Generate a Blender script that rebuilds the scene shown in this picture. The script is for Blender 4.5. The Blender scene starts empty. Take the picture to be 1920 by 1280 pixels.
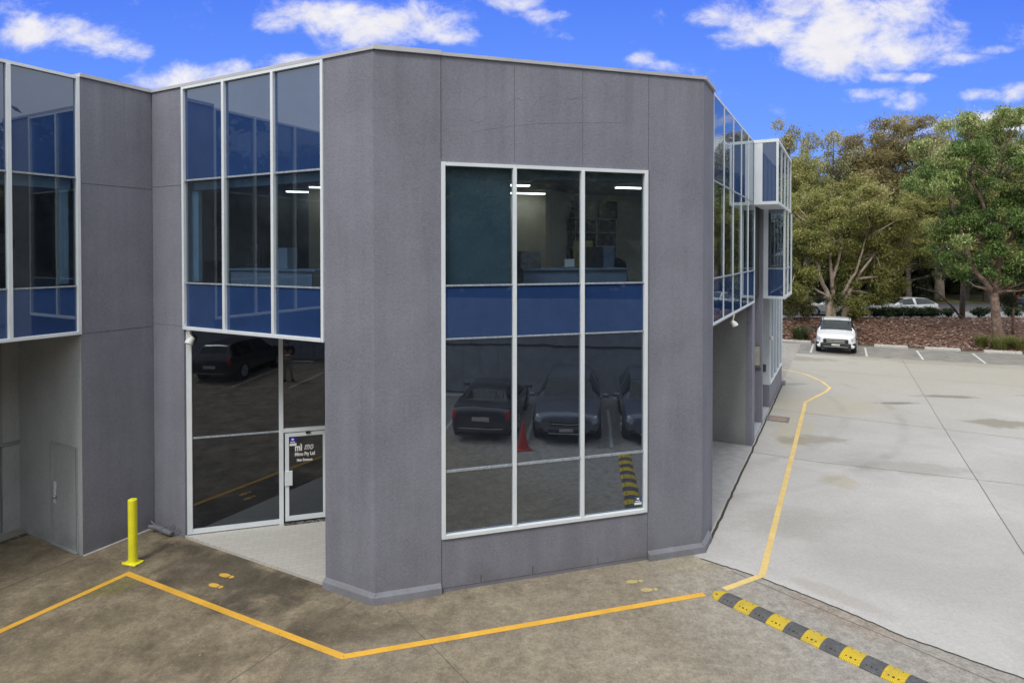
import bpy, bmesh, math, random
import numpy as np
from mathutils import Vector, Matrix
R = math.radians
random.seed(7); rng = np.random.default_rng(7)
S = bpy.context.scene
COL = S.collection

# ------------------------------------------------------------------ camera
H = 5.2
cd = bpy.data.cameras.new('camera'); cam = bpy.data.objects.new('camera', cd); COL.objects.link(cam)
cam.location = (0, 0, H); cam.rotation_euler = (R(90 - 0.787), 0, 0)
cd.sensor_width = 36; cd.lens = 1170 / 1920 * 36
cd.shift_x = 3 / 1920; cd.shift_y = -151.8 / 1920
cd.clip_end = 3000; cd.clip_start = 0.05
S.camera = cam
S.render.resolution_x = 1024; S.render.resolution_y = 682
S.view_settings.view_transform = 'Standard'; S.view_settings.look = 'None'
S.view_settings.exposure = 0.60; S.view_settings.gamma = 1
S.cycles.max_bounces = 8; S.cycles.transparent_max_bounces = 12; S.cycles.sample_clamp_indirect = 4

# ------------------------------------------------------------------ world: broken blue sky ahead, overcast overhead and behind
W = bpy.data.worlds.new('World'); S.world = W; W.use_nodes = True
nt = W.node_tree; nt.nodes.clear(); N = nt.nodes; L = nt.links
def nd(t, **k):
    n = N.new(t)
    for a, b in k.items(): setattr(n, a, b)
    return n
def mth(op, a, b=None, c=None, clamp=False):
    n = N.new('ShaderNodeMath'); n.operation = op; n.use_clamp = clamp
    for i, v in enumerate((a, b, c)):
        if v is None: continue
        if isinstance(v, (int, float)): n.inputs[i].default_value = v
        else: L.new(v, n.inputs[i])
    return n.outputs[0]
SKYK = 10.0   # colours below are radiance, Background strength is 0.1
SUN_EL, SUN_AZ = 52, 200
tc = nd('ShaderNodeTexCoord'); sp = nd('ShaderNodeSeparateXYZ'); L.new(tc.outputs['Generated'], sp.inputs[0])
dx, dy, dz = sp.outputs
dys = mth('MAXIMUM', dy, 0.05)
u = mth('DIVIDE', dx, dys); v = mth('DIVIDE', dz, dys)
cx = nd('ShaderNodeCombineXYZ'); L.new(u, cx.inputs[0]); L.new(v, cx.inputs[1])
def noise(scale, detail, rough, vec, sx=1, sy=1, dist=0):
    mp = nd('ShaderNodeMapping'); mp.inputs['Scale'].default_value = (sx, sy, 1); L.new(vec, mp.inputs[0])
    n = nd('ShaderNodeTexNoise'); n.inputs['Scale'].default_value = scale; n.inputs['Detail'].default_value = detail
    n.inputs['Roughness'].default_value = rough; n.inputs['Distortion'].default_value = dist; L.new(mp.outputs[0], n.inputs['Vector'])
    return n.outputs['Fac']
n1 = noise(11, 10, 0.66, cx.outputs[0], 1, 1.5, 0.25)
n2 = noise(2.6, 4, 0.5, cx.outputs[0], 1, 1.5)
blobs = [(60,62,60,26,1.0),(120,56,70,26,.9),(190,78,80,28,1),(260,92,50,22,.7),
 (385,150,100,30,1.1),(430,135,60,24,.9),(310,160,50,14,.6),(560,118,50,22,1.0),
 (530,45,60,26,1),(610,35,80,40,1.15),(690,55,110,40,1.15),(780,45,90,36,1),(850,68,55,18,.9),(740,75,60,24,.8),(800,20,50,20,.8),
 (965,8,50,16,.9),(1010,32,36,12,.8),(1050,30,30,8,.5),
 (1200,112,26,14,.8),(1240,124,44,10,.5),
 (1370,30,70,34,.95),(1430,50,90,40,1.05),(1380,75,70,24,.6),(1510,10,120,40,1.1),(1600,60,130,70,1.35),(1560,105,110,44,1.15),(1680,95,120,38,1.1),(1760,112,80,14,.9),
 (1690,146,80,10,.8),(1640,178,70,12,.8),(1690,190,46,22,.85),(1600,190,50,8,.6),(1860,95,40,10,.6),(1830,178,50,12,.75),(1915,172,40,20,1),
 (1720,240,90,18,1),(1880,230,90,22,.95),(1330,98,30,8,.4),(1790,55,40,12,.5),
 (2150,60,180,50,1.1),(2100,220,160,40,1.0),(-200,60,150,50,1.0),(2500,150,300,70,1.2),(-600,120,300,80,1.2)]
acc = None
for px, py, rx, ry, k in blobs:
    a = mth('MULTIPLY', mth('SUBTRACT', u, (px - 957) / 1170), 1170 / rx)
    b = mth('MULTIPLY', mth('SUBTRACT', v, (472 - py) / 1170), 1170 / ry)
    d2 = mth('ADD', mth('MULTIPLY', a, a), mth('MULTIPLY', b, b))
    g = mth('MULTIPLY', mth('DIVIDE', 1.0, mth('ADD', mth('MULTIPLY', d2, d2), 1.0)), k)
    acc = g if acc is None else mth('MAXIMUM', acc, g)
dens = mth('ADD', acc, mth('MULTIPLY', mth('SUBTRACT', n1, 0.5), 3.0))
dens = mth('ADD', dens, mth('MULTIPLY', mth('SUBTRACT', n2, 0.5), 0.7))
mr = nd('ShaderNodeMapRange', interpolation_type='SMOOTHSTEP'); L.new(dens, mr.inputs['Value'])
mr.inputs['From Min'].default_value = 0.24; mr.inputs['From Max'].default_value = 1.40
cloud = mr.outputs[0]
# clear-sky colour by elevation, over a Nishita sky
sky = nd('ShaderNodeTexSky', sky_type='NISHITA', sun_disc=False); sky.sun_elevation = R(SUN_EL); sky.sun_rotation = R(SUN_AZ)
rp = nd('ShaderNodeValToRGB'); L.new(mth('MULTIPLY', v, 2.0, clamp=True), rp.inputs[0])
e = rp.color_ramp.elements
e[0].position = 0; e[0].color = (.18, .35, .76, 1); e[1].position = .85; e[1].color = (.054, .145, .64, 1)
m = e.new(.38); m.color = (.105, .24, .72, 1)
bl = nd('ShaderNodeMix', data_type='RGBA', blend_type='MULTIPLY'); bl.inputs[0].default_value = 1
L.new(rp.outputs[0], bl.inputs[6]); bl.inputs[7].default_value = (SKYK * .98,) * 3 + (1,)
mx0 = nd('ShaderNodeMix', data_type='RGBA'); mx0.inputs[0].default_value = 0.04; L.new(bl.outputs[2], mx0.inputs[6]); L.new(sky.outputs[0], mx0.inputs[7])
mx1 = nd('ShaderNodeMix', data_type='RGBA'); L.new(cloud, mx1.inputs[0]); L.new(mx0.outputs[2], mx1.inputs[6]); ccol = nd('ShaderNodeMix', data_type='RGBA'); L.new(noise(16, 5, .6, cx.outputs[0], 1, 1.4), ccol.inputs[0]); ccol.inputs[6].default_value = (5.0, 5.0, 5.5, 1); ccol.inputs[7].default_value = (6.6, 6.45, 6.6, 1); L.new(ccol.outputs[2], mx1.inputs[7])
# overcast part
n3 = noise(2.2, 5, .6, tc.outputs['Generated'])
oc = nd('ShaderNodeMapRange'); L.new(n3, oc.inputs[0]); oc.inputs['From Min'].default_value = .3; oc.inputs['From Max'].default_value = .7
oc.inputs['To Min'].default_value = 6.6; oc.inputs['To Max'].default_value = 9.4
oz = mth('MULTIPLY', oc.outputs[0], mth('ADD', mth('MULTIPLY', mth('MAXIMUM', dz, 0.0), .55), .72))
occ = nd('ShaderNodeMix', data_type='RGBA', blend_type='MULTIPLY'); occ.inputs[0].default_value = 1
cb = nd('ShaderNodeCombineXYZ'); [L.new(oz, cb.inputs[i]) for i in range(3)]
L.new(cb.outputs[0], occ.inputs[6]); occ.inputs[7].default_value = (.97, .99, 1.03, 1)
f1 = nd('ShaderNodeMapRange', interpolation_type='SMOOTHSTEP'); L.new(v, f1.inputs[0]); f1.inputs['From Min'].default_value = .48; f1.inputs['From Max'].default_value = .75
f2 = nd('ShaderNodeMapRange', interpolation_type='SMOOTHSTEP'); L.new(dy, f2.inputs[0]); f2.inputs['From Min'].default_value = .45; f2.inputs['From Max'].default_value = .15
ov = mth('MAXIMUM', f1.outputs[0], f2.outputs[0], clamp=True)
mx2 = nd('ShaderNodeMix', data_type='RGBA'); L.new(ov, mx2.inputs[0]); L.new(mx1.outputs[2], mx2.inputs[6]); L.new(occ.outputs[2], mx2.inputs[7])
bg = nd('ShaderNodeBackground'); bg.inputs[1].default_value = 0.1; L.new(mx2.outputs[2], bg.inputs[0])
ow = nd('ShaderNodeOutputWorld'); L.new(bg.outputs[0], ow.inputs[0])

# ------------------------------------------------------------------ sun (veiled)
sd = bpy.data.lights.new('sun', 'SUN'); sun = bpy.data.objects.new('sun', sd); COL.objects.link(sun)
sd.energy = 1.1; sd.angle = R(14); sd.color = (1, .96, .9)
_az = R(205); _el = R(SUN_EL)      # behind the camera, slightly to the left
sv = Vector((math.sin(_az) * math.cos(_el), math.cos(_az) * math.cos(_el), math.sin(_el)))
sun.rotation_euler = sv.to_track_quat('Z', 'Y').to_euler()

# ------------------------------------------------------------------ helpers
YAW = R(28.2)
eA = Vector((math.sin(YAW), math.cos(YAW), 0)); eB = Vector((-math.cos(YAW), math.sin(YAW), 0))
eM = (eA - eB).normalized(); nM = (eA + eB).normalized(); Z = Vector((0, 0, 1))
K1 = Vector((-2.008, 9.178, 0)); K0 = K1 + eB * 5.34; K2 = K1 + eM * 5.58
PK = Vector((.66, -.751, 0)); QK = Vector((.751, .66, 0))       # parking axis / row direction near the camera

_W = {}
def wm(o): return _W.get(o.name, Matrix.Identity(4))
def tag(o, label=None, cat=None, group=None, kind=None):
    if label: o['label'] = label
    if cat: o['category'] = cat
    if group: o['group'] = group
    if kind: o['kind'] = kind
    return o
def thing(name, label, cat, loc=(0, 0, 0), rz=0, group=None):
    o = bpy.data.objects.new(name, None); COL.objects.link(o); o.empty_display_size = .2
    o.location = loc; o.rotation_euler = (0, 0, rz)
    _W[o.name] = Matrix.Translation(Vector(loc)) @ Matrix.Rotation(rz, 4, 'Z')
    return tag(o, label, cat, group)
def link(name, me, mat, parent=None, local=False, label=None):
    o = bpy.data.objects.new(name, me); COL.objects.link(o)
    if mat is not None and not me.materials:
        for q in (mat if isinstance(mat, (list, tuple)) else [mat]): me.materials.append(q)
    if parent is not None:
        o.parent = parent
        if local: _W[o.name] = wm(parent).copy()
        else:
            o.matrix_parent_inverse = wm(parent).inverted(); _W[o.name] = Matrix.Identity(4)
    if label: o['label'] = label
    return o
def build(name, bm, mat, parent=None, local=False, smooth=False, label=None):
    bmesh.ops.recalc_face_normals(bm, faces=bm.faces)
    me = bpy.data.meshes.new(name); bm.to_mesh(me); bm.free()
    if smooth:
        for p in me.polygons: p.use_smooth = True
        if smooth != 'all':
            try: me.set_sharp_from_angle(angle=R(35))
            except Exception: pass
    return link(name, me, mat, parent, local, label)
def islands(name, bm, m, parent):
    """one object per connected piece"""
    left = set(bm.faces); res = []
    while left:
        st_ = [left.pop()]; grp = []
        while st_:
            q = st_.pop(); grp.append(q)
            for e_ in q.edges:
                for h in e_.link_faces:
                    if h in left: left.remove(h); st_.append(h)
        nb = bmesh.new(); vs = {}
        for f in grp:
            for v_ in f.verts:
                if v_ not in vs: vs[v_] = nb.verts.new(v_.co)
            nb.faces.new([vs[v_] for v_ in f.verts])
        res.append(build(name, nb, m, parent))
    bm.free(); return res
def BM(): return bmesh.new()
def hexa(bm, c):
    vs = [bm.verts.new(p) for p in c]
    fs = [bm.faces.new([vs[i] for i in f]) for f in ((0,1,2,3),(4,7,6,5),(0,4,5,1),(1,5,6,2),(2,6,7,3),(3,7,4,0))]
    return vs
def obox(bm, o, d, n, s, w, z, bev=0):
    """box on a plane frame: s along d, w along n, z up"""
    c = [o + d * a + n * b + Z * h for h in z for a, b in ((s[0], w[0]), (s[1], w[0]), (s[1], w[1]), (s[0], w[1]))]
    if bev:
        t = bmesh.new(); hexa(t, c); bmesh.ops.recalc_face_normals(t, faces=t.faces)
        bmesh.ops.bevel(t, geom=t.edges[:], offset=bev, segments=1, affect='EDGES')
        me = bpy.data.meshes.new('t'); t.to_mesh(me); t.free(); bm.from_mesh(me); bpy.data.meshes.remove(me)
    else: hexa(bm, c)
def box(bm, x, y, z, bev=0): obox(bm, Vector((0,0,0)), Vector((1,0,0)), Vector((0,1,0)), x, y, z, bev)
def tube(bm, pts, rad, sides=8, cap=True):
    pts = [Vector(p) for p in pts]
    if isinstance(rad, (int, float)): rad = [rad] * len(pts)
    rings = []; prev = None
    for i, p in enumerate(pts):
        t = (pts[min(i + 1, len(pts) - 1)] - pts[max(i - 1, 0)]).normalized()
        a = Vector((0, 0, 1)) if abs(t.z) < .9 else Vector((1, 0, 0))
        if prev is not None: a = prev
        x = (a - t * a.dot(t)).normalized(); y = t.cross(x); prev = x
        rings.append([bm.verts.new(p + (x * math.cos(k * 2 * math.pi / sides) + y * math.sin(k * 2 * math.pi / sides)) * rad[i]) for k in range(sides)])
    for a, b in zip(rings, rings[1:]):
        for k in range(sides): bm.faces.new((a[k], a[(k + 1) % sides], b[(k + 1) % sides], b[k]))
    if cap: bm.faces.new(rings[0][::-1]); bm.faces.new(rings[-1])
def prism(bm, poly, z0, z1):
    a = [bm.verts.new((p[0], p[1], z0)) for p in poly]; b = [bm.verts.new((p[0], p[1], z1)) for p in poly]
    n = len(poly); bm.faces.new(a[::-1]); bm.faces.new(b)
    for i in range(n): bm.faces.new((a[i], a[(i + 1) % n], b[(i + 1) % n], b[i]))
def sheet(bm, poly, z):
    bm.faces.new([bm.verts.new((p[0], p[1], z if len(p) < 3 else p[2])) for p in poly])

# ------------------------------------------------------------------ materials
def mat(name):
    m = bpy.data.materials.new(name); m.use_nodes = True
    t = m.node_tree; p = t.nodes['Principled BSDF']; return m, t, p
class G:
    def __init__(s, t): s.t = t
    def n(s, ty, **k):
        n = s.t.nodes.new(ty)
        for a, b in k.items(): setattr(n, a, b)
        return n
    def l(s, a, b): s.t.links.new(a, b)
    def noise(s, vec, scale, det=4, rough=.55, dist=0, sc=(1,1,1)):
        mp = s.n('ShaderNodeMapping'); mp.inputs['Scale'].default_value = sc; s.l(vec, mp.inputs[0])
        n = s.n('ShaderNodeTexNoise'); n.inputs['Scale'].default_value = scale; n.inputs['Detail'].default_value = det
        n.inputs['Roughness'].default_value = rough; n.inputs['Distortion'].default_value = dist
        s.l(mp.outputs[0], n.inputs['Vector']); return n.outputs['Fac']
    def mr(s, v, a, b, c, d, smooth=False):
        n = s.n('ShaderNodeMapRange'); 
        if smooth: n.interpolation_type = 'SMOOTHSTEP'
        s.l(v, n.inputs[0]); n.inputs[1].default_value = a; n.inputs[2].default_value = b
        n.inputs[3].default_value = c; n.inputs[4].default_value = d; return n.outputs[0]
    def math(s, op, a, b=None, clamp=False):
        n = s.n('ShaderNodeMath', operation=op, use_clamp=clamp)
        for i, v in enumerate((a, b)):
            if v is None: continue
            if isinstance(v, (int, float)): n.inputs[i].default_value = v
            else: s.l(v, n.inputs[i])
        return n.outputs[0]
    def mix(s, f, a, b, mode='MIX'):
        n = s.n('ShaderNodeMix', data_type='RGBA', blend_type=mode)
        for i, v in ((0, f), (6, a), (7, b)):
            if isinstance(v, (int, float)): n.inputs[i].default_value = v
            elif isinstance(v, tuple): n.inputs[i].default_value = v if len(v) == 4 else v + (1,)
            else: s.l(v, n.inputs[i])
        return n.outputs[2]
    def bump(s, h, strength, dist, p, prev=None):
        n = s.n('ShaderNodeBump'); n.inputs['Strength'].default_value = strength; n.inputs['Distance'].default_value = dist
        s.l(h, n.inputs['Height'])
        if prev is not None: s.l(prev, n.inputs['Normal'])
        s.l(n.outputs[0], p.inputs['Normal']); return n.outputs[0]
def simple(name, col, rough=.6, metal=0, var=.12, scale=6, bump=0, bscale=60, spec=.5, coat=0):
    m, t, p = mat(name); g = G(t); tc = g.n('ShaderNodeTexCoord').outputs['Object']
    n = g.noise(tc, scale, 4)
    a = tuple(c * (1 - var) for c in col); b = tuple(min(1, c * (1 + var)) for c in col)
    g.l(g.mix(g.mr(n, .3, .7, 0, 1), a, b), p.inputs['Base Color'])
    p.inputs['Roughness'].default_value = rough; p.inputs['Metallic'].default_value = metal
    p.inputs['Specular IOR Level'].default_value = spec; p.inputs['Coat Weight'].default_value = coat
    if bump: g.bump(g.noise(tc, bscale, 3), bump, .01, p)
    return m
def render_wall(name, base, streak=.10):
    m, t, p = mat(name); g = G(t); tc = g.n('ShaderNodeTexCoord').outputs['Object']
    big = g.noise(tc, .9, 4, .6); st = g.noise(tc, 3.2, 4, .6, sc=(1, 1, .08)); fine = g.noise(tc, 24, 4, .75); grit = g.noise(tc, 62, 2, .8)
    v = g.math('ADD', g.mr(big, .3, .7, .9, 1.1), g.mr(st, .3, .75, -streak, streak))
    v = g.math('ADD', v, g.mr(fine, .3, .7, -.09, .09))
    v = g.math('ADD', v, g.mr(grit, .3, .7, -.14, .14))
    c = g.n('ShaderNodeCombineXYZ'); [g.l(v, c.inputs[i]) for i in range(3)]
    sx = g.n('ShaderNodeSeparateXYZ'); g.l(tc, sx.inputs[0]); zz = sx.outputs[2]
    s2 = g.noise(tc, 5.5, 5, .7, sc=(1, 1, .035))
    drip = g.math('MULTIPLY', g.mr(s2, .50, .68, 0, 1, True), g.mr(zz, 6.4, 8.2, 0, .22, True))
    drip = g.math('ADD', drip, g.math('MULTIPLY', g.mr(big, .5, .7, 0, .10), g.mr(s2, .45, .7, 0, 1)))
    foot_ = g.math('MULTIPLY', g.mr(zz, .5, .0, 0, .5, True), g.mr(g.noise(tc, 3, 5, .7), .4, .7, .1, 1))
    col = g.mix(1.0, c.outputs[0], base, 'MULTIPLY')
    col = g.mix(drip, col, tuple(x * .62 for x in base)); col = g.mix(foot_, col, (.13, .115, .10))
    g.l(col, p.inputs['Base Color'])
    p.inputs['Roughness'].default_value = .85; p.inputs['Specular IOR Level'].default_value = .3
    b = g.bump(fine, .55, .012, p); g.bump(grit, .5, .006, p, b)
    return m
M_wall = render_wall('painted_render', (.222, .228, .275))
M_wall2 = render_wall('porch_render', (.30, .305, .305), .04)
M_plinth = render_wall('plinth_render', (.225, .235, .27), .03)
M_joint = simple('joint_sealant', (.085, .085, .095), .8)
M_rec = render_wall('recess_render', (.40, .425, .44), .03)
M_alu = simple('pale_aluminium', (.74, .79, .83), .38, 0, .04, 3)
M_alu2 = simple('transom_metal', (.32, .36, .40), .5, 0, .35, 30)
M_panelw = simple('pale_infill_panel', (.60, .66, .70), .45, 0, .03)
M_cop = simple('coping_metal', (.50, .50, .53), .45, .2, .08, 2)
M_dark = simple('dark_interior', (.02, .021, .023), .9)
M_soffit = simple('soffit', (.12, .12, .125), .8)
M_iwall = simple('office_wall', (.5, .47, .38), .9, 0, .05)
M_iceil = simple('office_ceiling', (.22, .22, .21), .9, 0, .03)
M_ifloor = simple('office_carpet', (.05, .05, .055), .95)
M_blind = simple('blind_fabric', (.07, .125, .15), .9, 0, .12, 3)
M_white = simple('white_paint', (.75, .75, .73), .5, 0, .05)
M_black = simple('black_plastic', (.02, .02, .022), .45)
M_rubber = simple('tyre_rubber', (.022, .022, .023), .8)
M_desk = simple('desk_laminate', (.20, .26, .36), .6, 0, .05)
M_yellow = simple('yellow_steel_paint', (.86, .82, .03), .5, 0, .10, 5, .15, 30)
M_grey = simple('grey_pvc', (.16, .17, .19), .5, 0, .2, 20)
M_steel = simple('steel', (.5, .5, .52), .3, .8)
def emis(name, col, st):
    m, t, p = mat(name); p.inputs['Emission Color'].default_value = col + (1,); p.inputs['Emission Strength'].default_value = st
    p.inputs['Base Color'].default_value = (.8, .8, .8, 1); return m
M_tube = emis('fluorescent_tube', (1, .98, .86), 5)

def glass(name, tint, refl, base=None, wav=.004, dirt_veil=.008, gcol=(.90, .98, .97)):
    m = bpy.data.materials.new(name); m.use_nodes = True; t = m.node_tree; t.nodes.clear(); g = G(t)
    tc = g.n('ShaderNodeTexCoord').outputs['Object']
    bmp = g.n('ShaderNodeBump'); bmp.inputs['Strength'].default_value = .12; bmp.inputs['Distance'].default_value = wav
    g.l(g.noise(tc, 1.3, 2, .4), bmp.inputs['Height'])
    fr = g.n('ShaderNodeFresnel'); fr.inputs[0].default_value = 1.5
    geo = g.n('ShaderNodeNewGeometry')
    fac = g.math('MULTIPLY', g.mr(fr.outputs[0], .04, 1, refl, 1), g.math('SUBTRACT', 1.0, geo.outputs['Backfacing']))
    gl = g.n('ShaderNodeBsdfGlossy'); gl.inputs['Roughness'].default_value = .012; gl.inputs['Color'].default_value = gcol + (1,)
    g.l(bmp.outputs[0], gl.inputs['Normal'])
    if base is None:
        b = g.n('ShaderNodeBsdfTransparent'); b.inputs[0].default_value = tint + (1,)
        veil_bsdf = g.n('ShaderNodeBsdfDiffuse'); veil_bsdf.inputs[0].default_value = (.32, .38, .50, 1)  # pale bluish diffuse film that lifts the tone of the glass
        mm = g.n('ShaderNodeMixShader'); g.l(g.mr(g.noise(tc, 2.4, 6, .7), .35, .8, dirt_veil, dirt_veil * 1.4 + .03), mm.inputs[0])
        g.l(b.outputs[0], mm.inputs[1]); g.l(veil_bsdf.outputs[0], mm.inputs[2]); bo = mm.outputs[0]
    else:
        b = g.n('ShaderNodeBsdfDiffuse'); n = g.noise(tc, 1.1, 6, .65); n2 = g.noise(tc, 28, 3, .7)
        f = g.math('ADD', g.mr(n, .3, .7, 0, .8), g.mr(n2, .3, .7, 0, .35), clamp=True)
        g.l(g.mix(f, tuple(c * .82 for c in base), tuple(c * 1.18 + .004 for c in base)), b.inputs[0]); bo = b.outputs[0]
    mx = g.n('ShaderNodeMixShader'); g.l(fac, mx.inputs[0]); g.l(bo, mx.inputs[1]); g.l(gl.outputs[0], mx.inputs[2])
    o = g.n('ShaderNodeOutputMaterial'); g.l(mx.outputs[0], o.inputs[0]); return m
M_glass = glass('tinted_vision_glass', (.74, .80, .84), .085)
M_glasslow = glass('dark_ground_floor_glass', (.20, .22, .23), .26, dirt_veil=.035, gcol=(.76, .86, 1.0), wav=.012)
M_glassent = glass('dark_entry_glass', (.20, .22, .24), .12, dirt_veil=.012, gcol=(.78, .86, 1.0), wav=.008)
M_span = glass('blue_spandrel_glass', None, .13, (.019, .048, .150))
M_cglass = glass('car_glass', (.18, .22, .21), .055, dirt_veil=.0)

# --- ground materials
def ground_mat(name, light):
    m, t, p = mat(name); g = G(t); tc = g.n('ShaderNodeTexCoord').outputs['Object']
    sx = g.n('ShaderNodeSeparateXYZ'); g.l(tc, sx.inputs[0]); X, Y = sx.outputs[0], sx.outputs[1]
    big = g.noise(tc, .35, 6, .62, .5); mid = g.noise(tc, 1.7, 7, .65, .3); fine = g.noise(tc, 17, 5, .8); grit = g.noise(tc, 55, 3, .85)
    def blob(cx, cy, rx, ry, rot=0):
        mp = g.n('ShaderNodeMapping', vector_type='TEXTURE'); g.l(tc, mp.inputs[0])
        mp.inputs['Location'].default_value = (cx, cy, 0); mp.inputs['Rotation'].default_value = (0, 0, R(rot)); mp.inputs['Scale'].default_value = (rx, ry, 1)
        ln = g.n('ShaderNodeVectorMath', operation='LENGTH'); 
        fl = g.n('ShaderNodeVectorMath', operation='MULTIPLY'); g.l(mp.outputs[0], fl.inputs[0]); fl.inputs[1].default_value = (1, 1, 0)
        g.l(fl.outputs[0], ln.inputs[0])
        d = g.math('ADD', ln.outputs['Value'], g.mr(mid, .25, .75, -.55, .55))
        return g.mr(d, .5, 1.15, 1, 0, True)
    if light:
        c = g.mix(g.mr(big, .35, .7, 0, 1), (.41, .40, .385), (.53, .52, .505))
        c = g.mix(g.math('MULTIPLY', g.mr(Y, 15, 27, 0, 1, True), .75), c, (.335, .315, .255))
        tan = (.32, .28, .19)
        for b, a, cc in ((blob(13.6, 30.6, 2.4, .8, -24), .5, (.12, .10, .075)), (blob(20, 29.5, 4.5, 1.0, -24), .35, (.19, .165, .12)),
                     (blob(15.6, 22.4, 1.3, .28, -10), .8, (.08, .065, .05)), (blob(19.5, 22.4, 1.2, .3, -5), .7, (.10, .08, .055)),
                     (blob(14.9, 18.9, 1.0, .55, 0), .75, (.15, .12, .065)), (blob(13.2, 21.4, .8, .2, 0), .8, (.09, .075, .06)),
                     (blob(8.3, 18.2, .55, 2.2, -28), .6, (.44, .40, .28)), (blob(8.2, 17.2, 1.2, .5, 5), .5, (.20, .165, .11)), (blob(9.5, 15.0, 1.8, .5, -10), .35, (.24, .22, .18)),
                     (blob(10.6, 21.2, 2.4, 1.6, 10), .45, (.42, .37, .24)), (blob(5.4, 12.0, 1.2, .8, 10), .25, (.25, .22, .19)),
                     (blob(4.9, 9.4, 1.0, .2, -48), .3, (.32, .27, .22)), (blob(7.5, 14.2, .4, .5, 0), .5, (.42, .37, .25)),
                     (blob(11.0, 24.5, .7, .3, 0), .5, (.10, .09, .08))):
            c = g.mix(g.math('MULTIPLY', b, a), c, cc)
        def side(x0, y0, x1, y1):   # which side of a joint line
            nx_, ny_ = -(y1 - y0), (x1 - x0); l_ = math.hypot(nx_, ny_); return g.math('ADD', g.math('MULTIPLY', g.math('SUBTRACT', X, x0), nx_ / l_), g.math('MULTIPLY', g.math('SUBTRACT', Y, y0), ny_ / l_))
        a1 = g.mr(side(19.07, 30.37, 12.73, 18.21), -.01, .01, 0, 1); a2 = g.mr(side(6.2, 16.2, 11.49, 13.85), -.01, .01, 0, 1); a3 = g.mr(side(8.2, 20.85, 12.73, 18.2), -.01, .01, 0, 1)
        c = g.mix(g.math('MULTIPLY', a1, .16), c, (.30, .285, .25)); c = g.mix(g.math('MULTIPLY', a2, .10), c, (.34, .33, .30)); c = g.mix(g.math('MULTIPLY', a3, .14), c, (.40, .37, .30))
        for (qx, qy, rr_) in ((2.0, 24.0, 9.6), (2.0, 24.0, 11.15), (26, 8, 12.0), (26, 8, 13.5), (30, 14, 13.2)):
            dd = g.math('SQRT', g.math('ADD', g.math('POWER', g.math('SUBTRACT', X, qx), 2.0), g.math('POWER', g.math('SUBTRACT', Y, qy), 2.0)))
            tr_ = g.mr(g.math('ABSOLUTE', g.math('SUBTRACT', dd, rr_)), .05, .22, 1, 0, True)
            c = g.mix(g.math('MULTIPLY', tr_, g.mr(g.noise(tc, .8, 4, .6), .42, .7, 0, .26)), c, (.14, .135, .13))
        c = g.mix(g.mr(g.noise(tc, 6, 6, .8), .62, .8, 0, .35), c, (.24, .225, .19))
        # darker bays strip
        s = g.math('ADD', Y, g.math('MULTIPLY', X, .402))
        c = g.mix(g.math('MULTIPLY', g.mr(s, 37.77, 37.83, 0, 1), .80), c, g.mix(g.mr(mid, .35, .65, 0, 1), (.13, .125, .115), (.26, .25, .225)))
        grain = .15
    else:
        dk = g.mix(g.mr(mid, .32, .68, 0, 1), (.125, .10, .066), (.35, .29, .20))
        lt = g.mix(g.mr(big, .3, .7, 0, 1), (.27, .235, .175), (.42, .375, .295))
        s = g.math('ADD', X, g.mr(big, .25, .75, -1.2, 1.2))
        c = g.mix(g.mr(s, -2.6, 3.4, 0, 1), dk, lt)
        # right of the corner the apron is much paler
        c = g.mix(g.mr(X, 1.6, 4.6, 0, .8, True), c, (.36, .345, .325))
        for b, a, cc in ((blob(-4.6, 10.0, 1.8, .75, -28), .58, (.045, .040, .034)), (blob(-2.6, 9.2, .5, .35, -28), .4, (.25, .22, .16)),
                     (blob(-5.5, 8.4, 2.2, .5, 60), .3, (.30, .26, .16)), (blob(-2.4, 8.6, .8, .5, 0), .45, (.08, .065, .045)),
                     (blob(-1.6, 7.9, 1.3, .5, 15), .4, (.32, .28, .22)), (blob(-8.2, 9.8, .8, 1.5, -28), .5, (.27, .22, .145)),
                     (blob(3.0, 10.3, .6, .3, 0), .5, (.40, .36, .25)), (blob(4.7, 8.9, 1.0, .3, -48), .4, (.34, .26, .20)), (blob(-6.2, 9.7, .3, .5, -28), .5, (.24, .23, .07))):
            c = g.mix(g.math('MULTIPLY', b, a), c, cc)
        grain = .34
    mott = g.noise(tc, 5.5, 8, .78, .2); c = g.mix(g.mr(mott, .40, .66, 0, .16 if light else .50), c, (.26, .25, .23) if light else (.085, .07, .05))
    v = g.math('ADD', g.mr(fine, .25, .75, 1 - grain, 1 + grain), g.mr(grit, .3, .7, -grain * .9, grain * .9))
    cv = g.n('ShaderNodeCombineXYZ'); [g.l(v, cv.inputs[i]) for i in range(3)]
    c = g.mix(1.0, c, cv.outputs[0], 'MULTIPLY')
    g.l(c, p.inputs['Base Color']); p.inputs['Roughness'].default_value = .8; p.inputs['Specular IOR Level'].default_value = .35
    b = g.bump(fine, .35, .01, p); g.bump(grit, .5, .006, p, b); return m
M_light = ground_mat('pale_concrete', True); M_brown = ground_mat('weathered_concrete', False)
def speck(name, cols, scale, rough=.9, bump=.5, sc2=None):
    m, t, p = mat(name); g = G(t); tc = g.n('ShaderNodeTexCoord').outputs['Object']
    c = cols[0]
    for i, cc in enumerate(cols[1:]):
        c = g.mix(g.mr(g.noise(tc, scale * (.3 + i * .9), 5, .7, sc=(1, 1 + i * .3, 1)), .44, .60, 0, 1), c, cc)
    g.l(c, p.inputs['Base Color']); p.inputs['Roughness'].default_value = rough
    g.bump(g.noise(tc, scale, 4, .7), bump, .05, p); return m
M_mulch = speck('mulch', [(.095, .034, .022), (.035, .016, .012), (.19, .10, .065)], 4)
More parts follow.
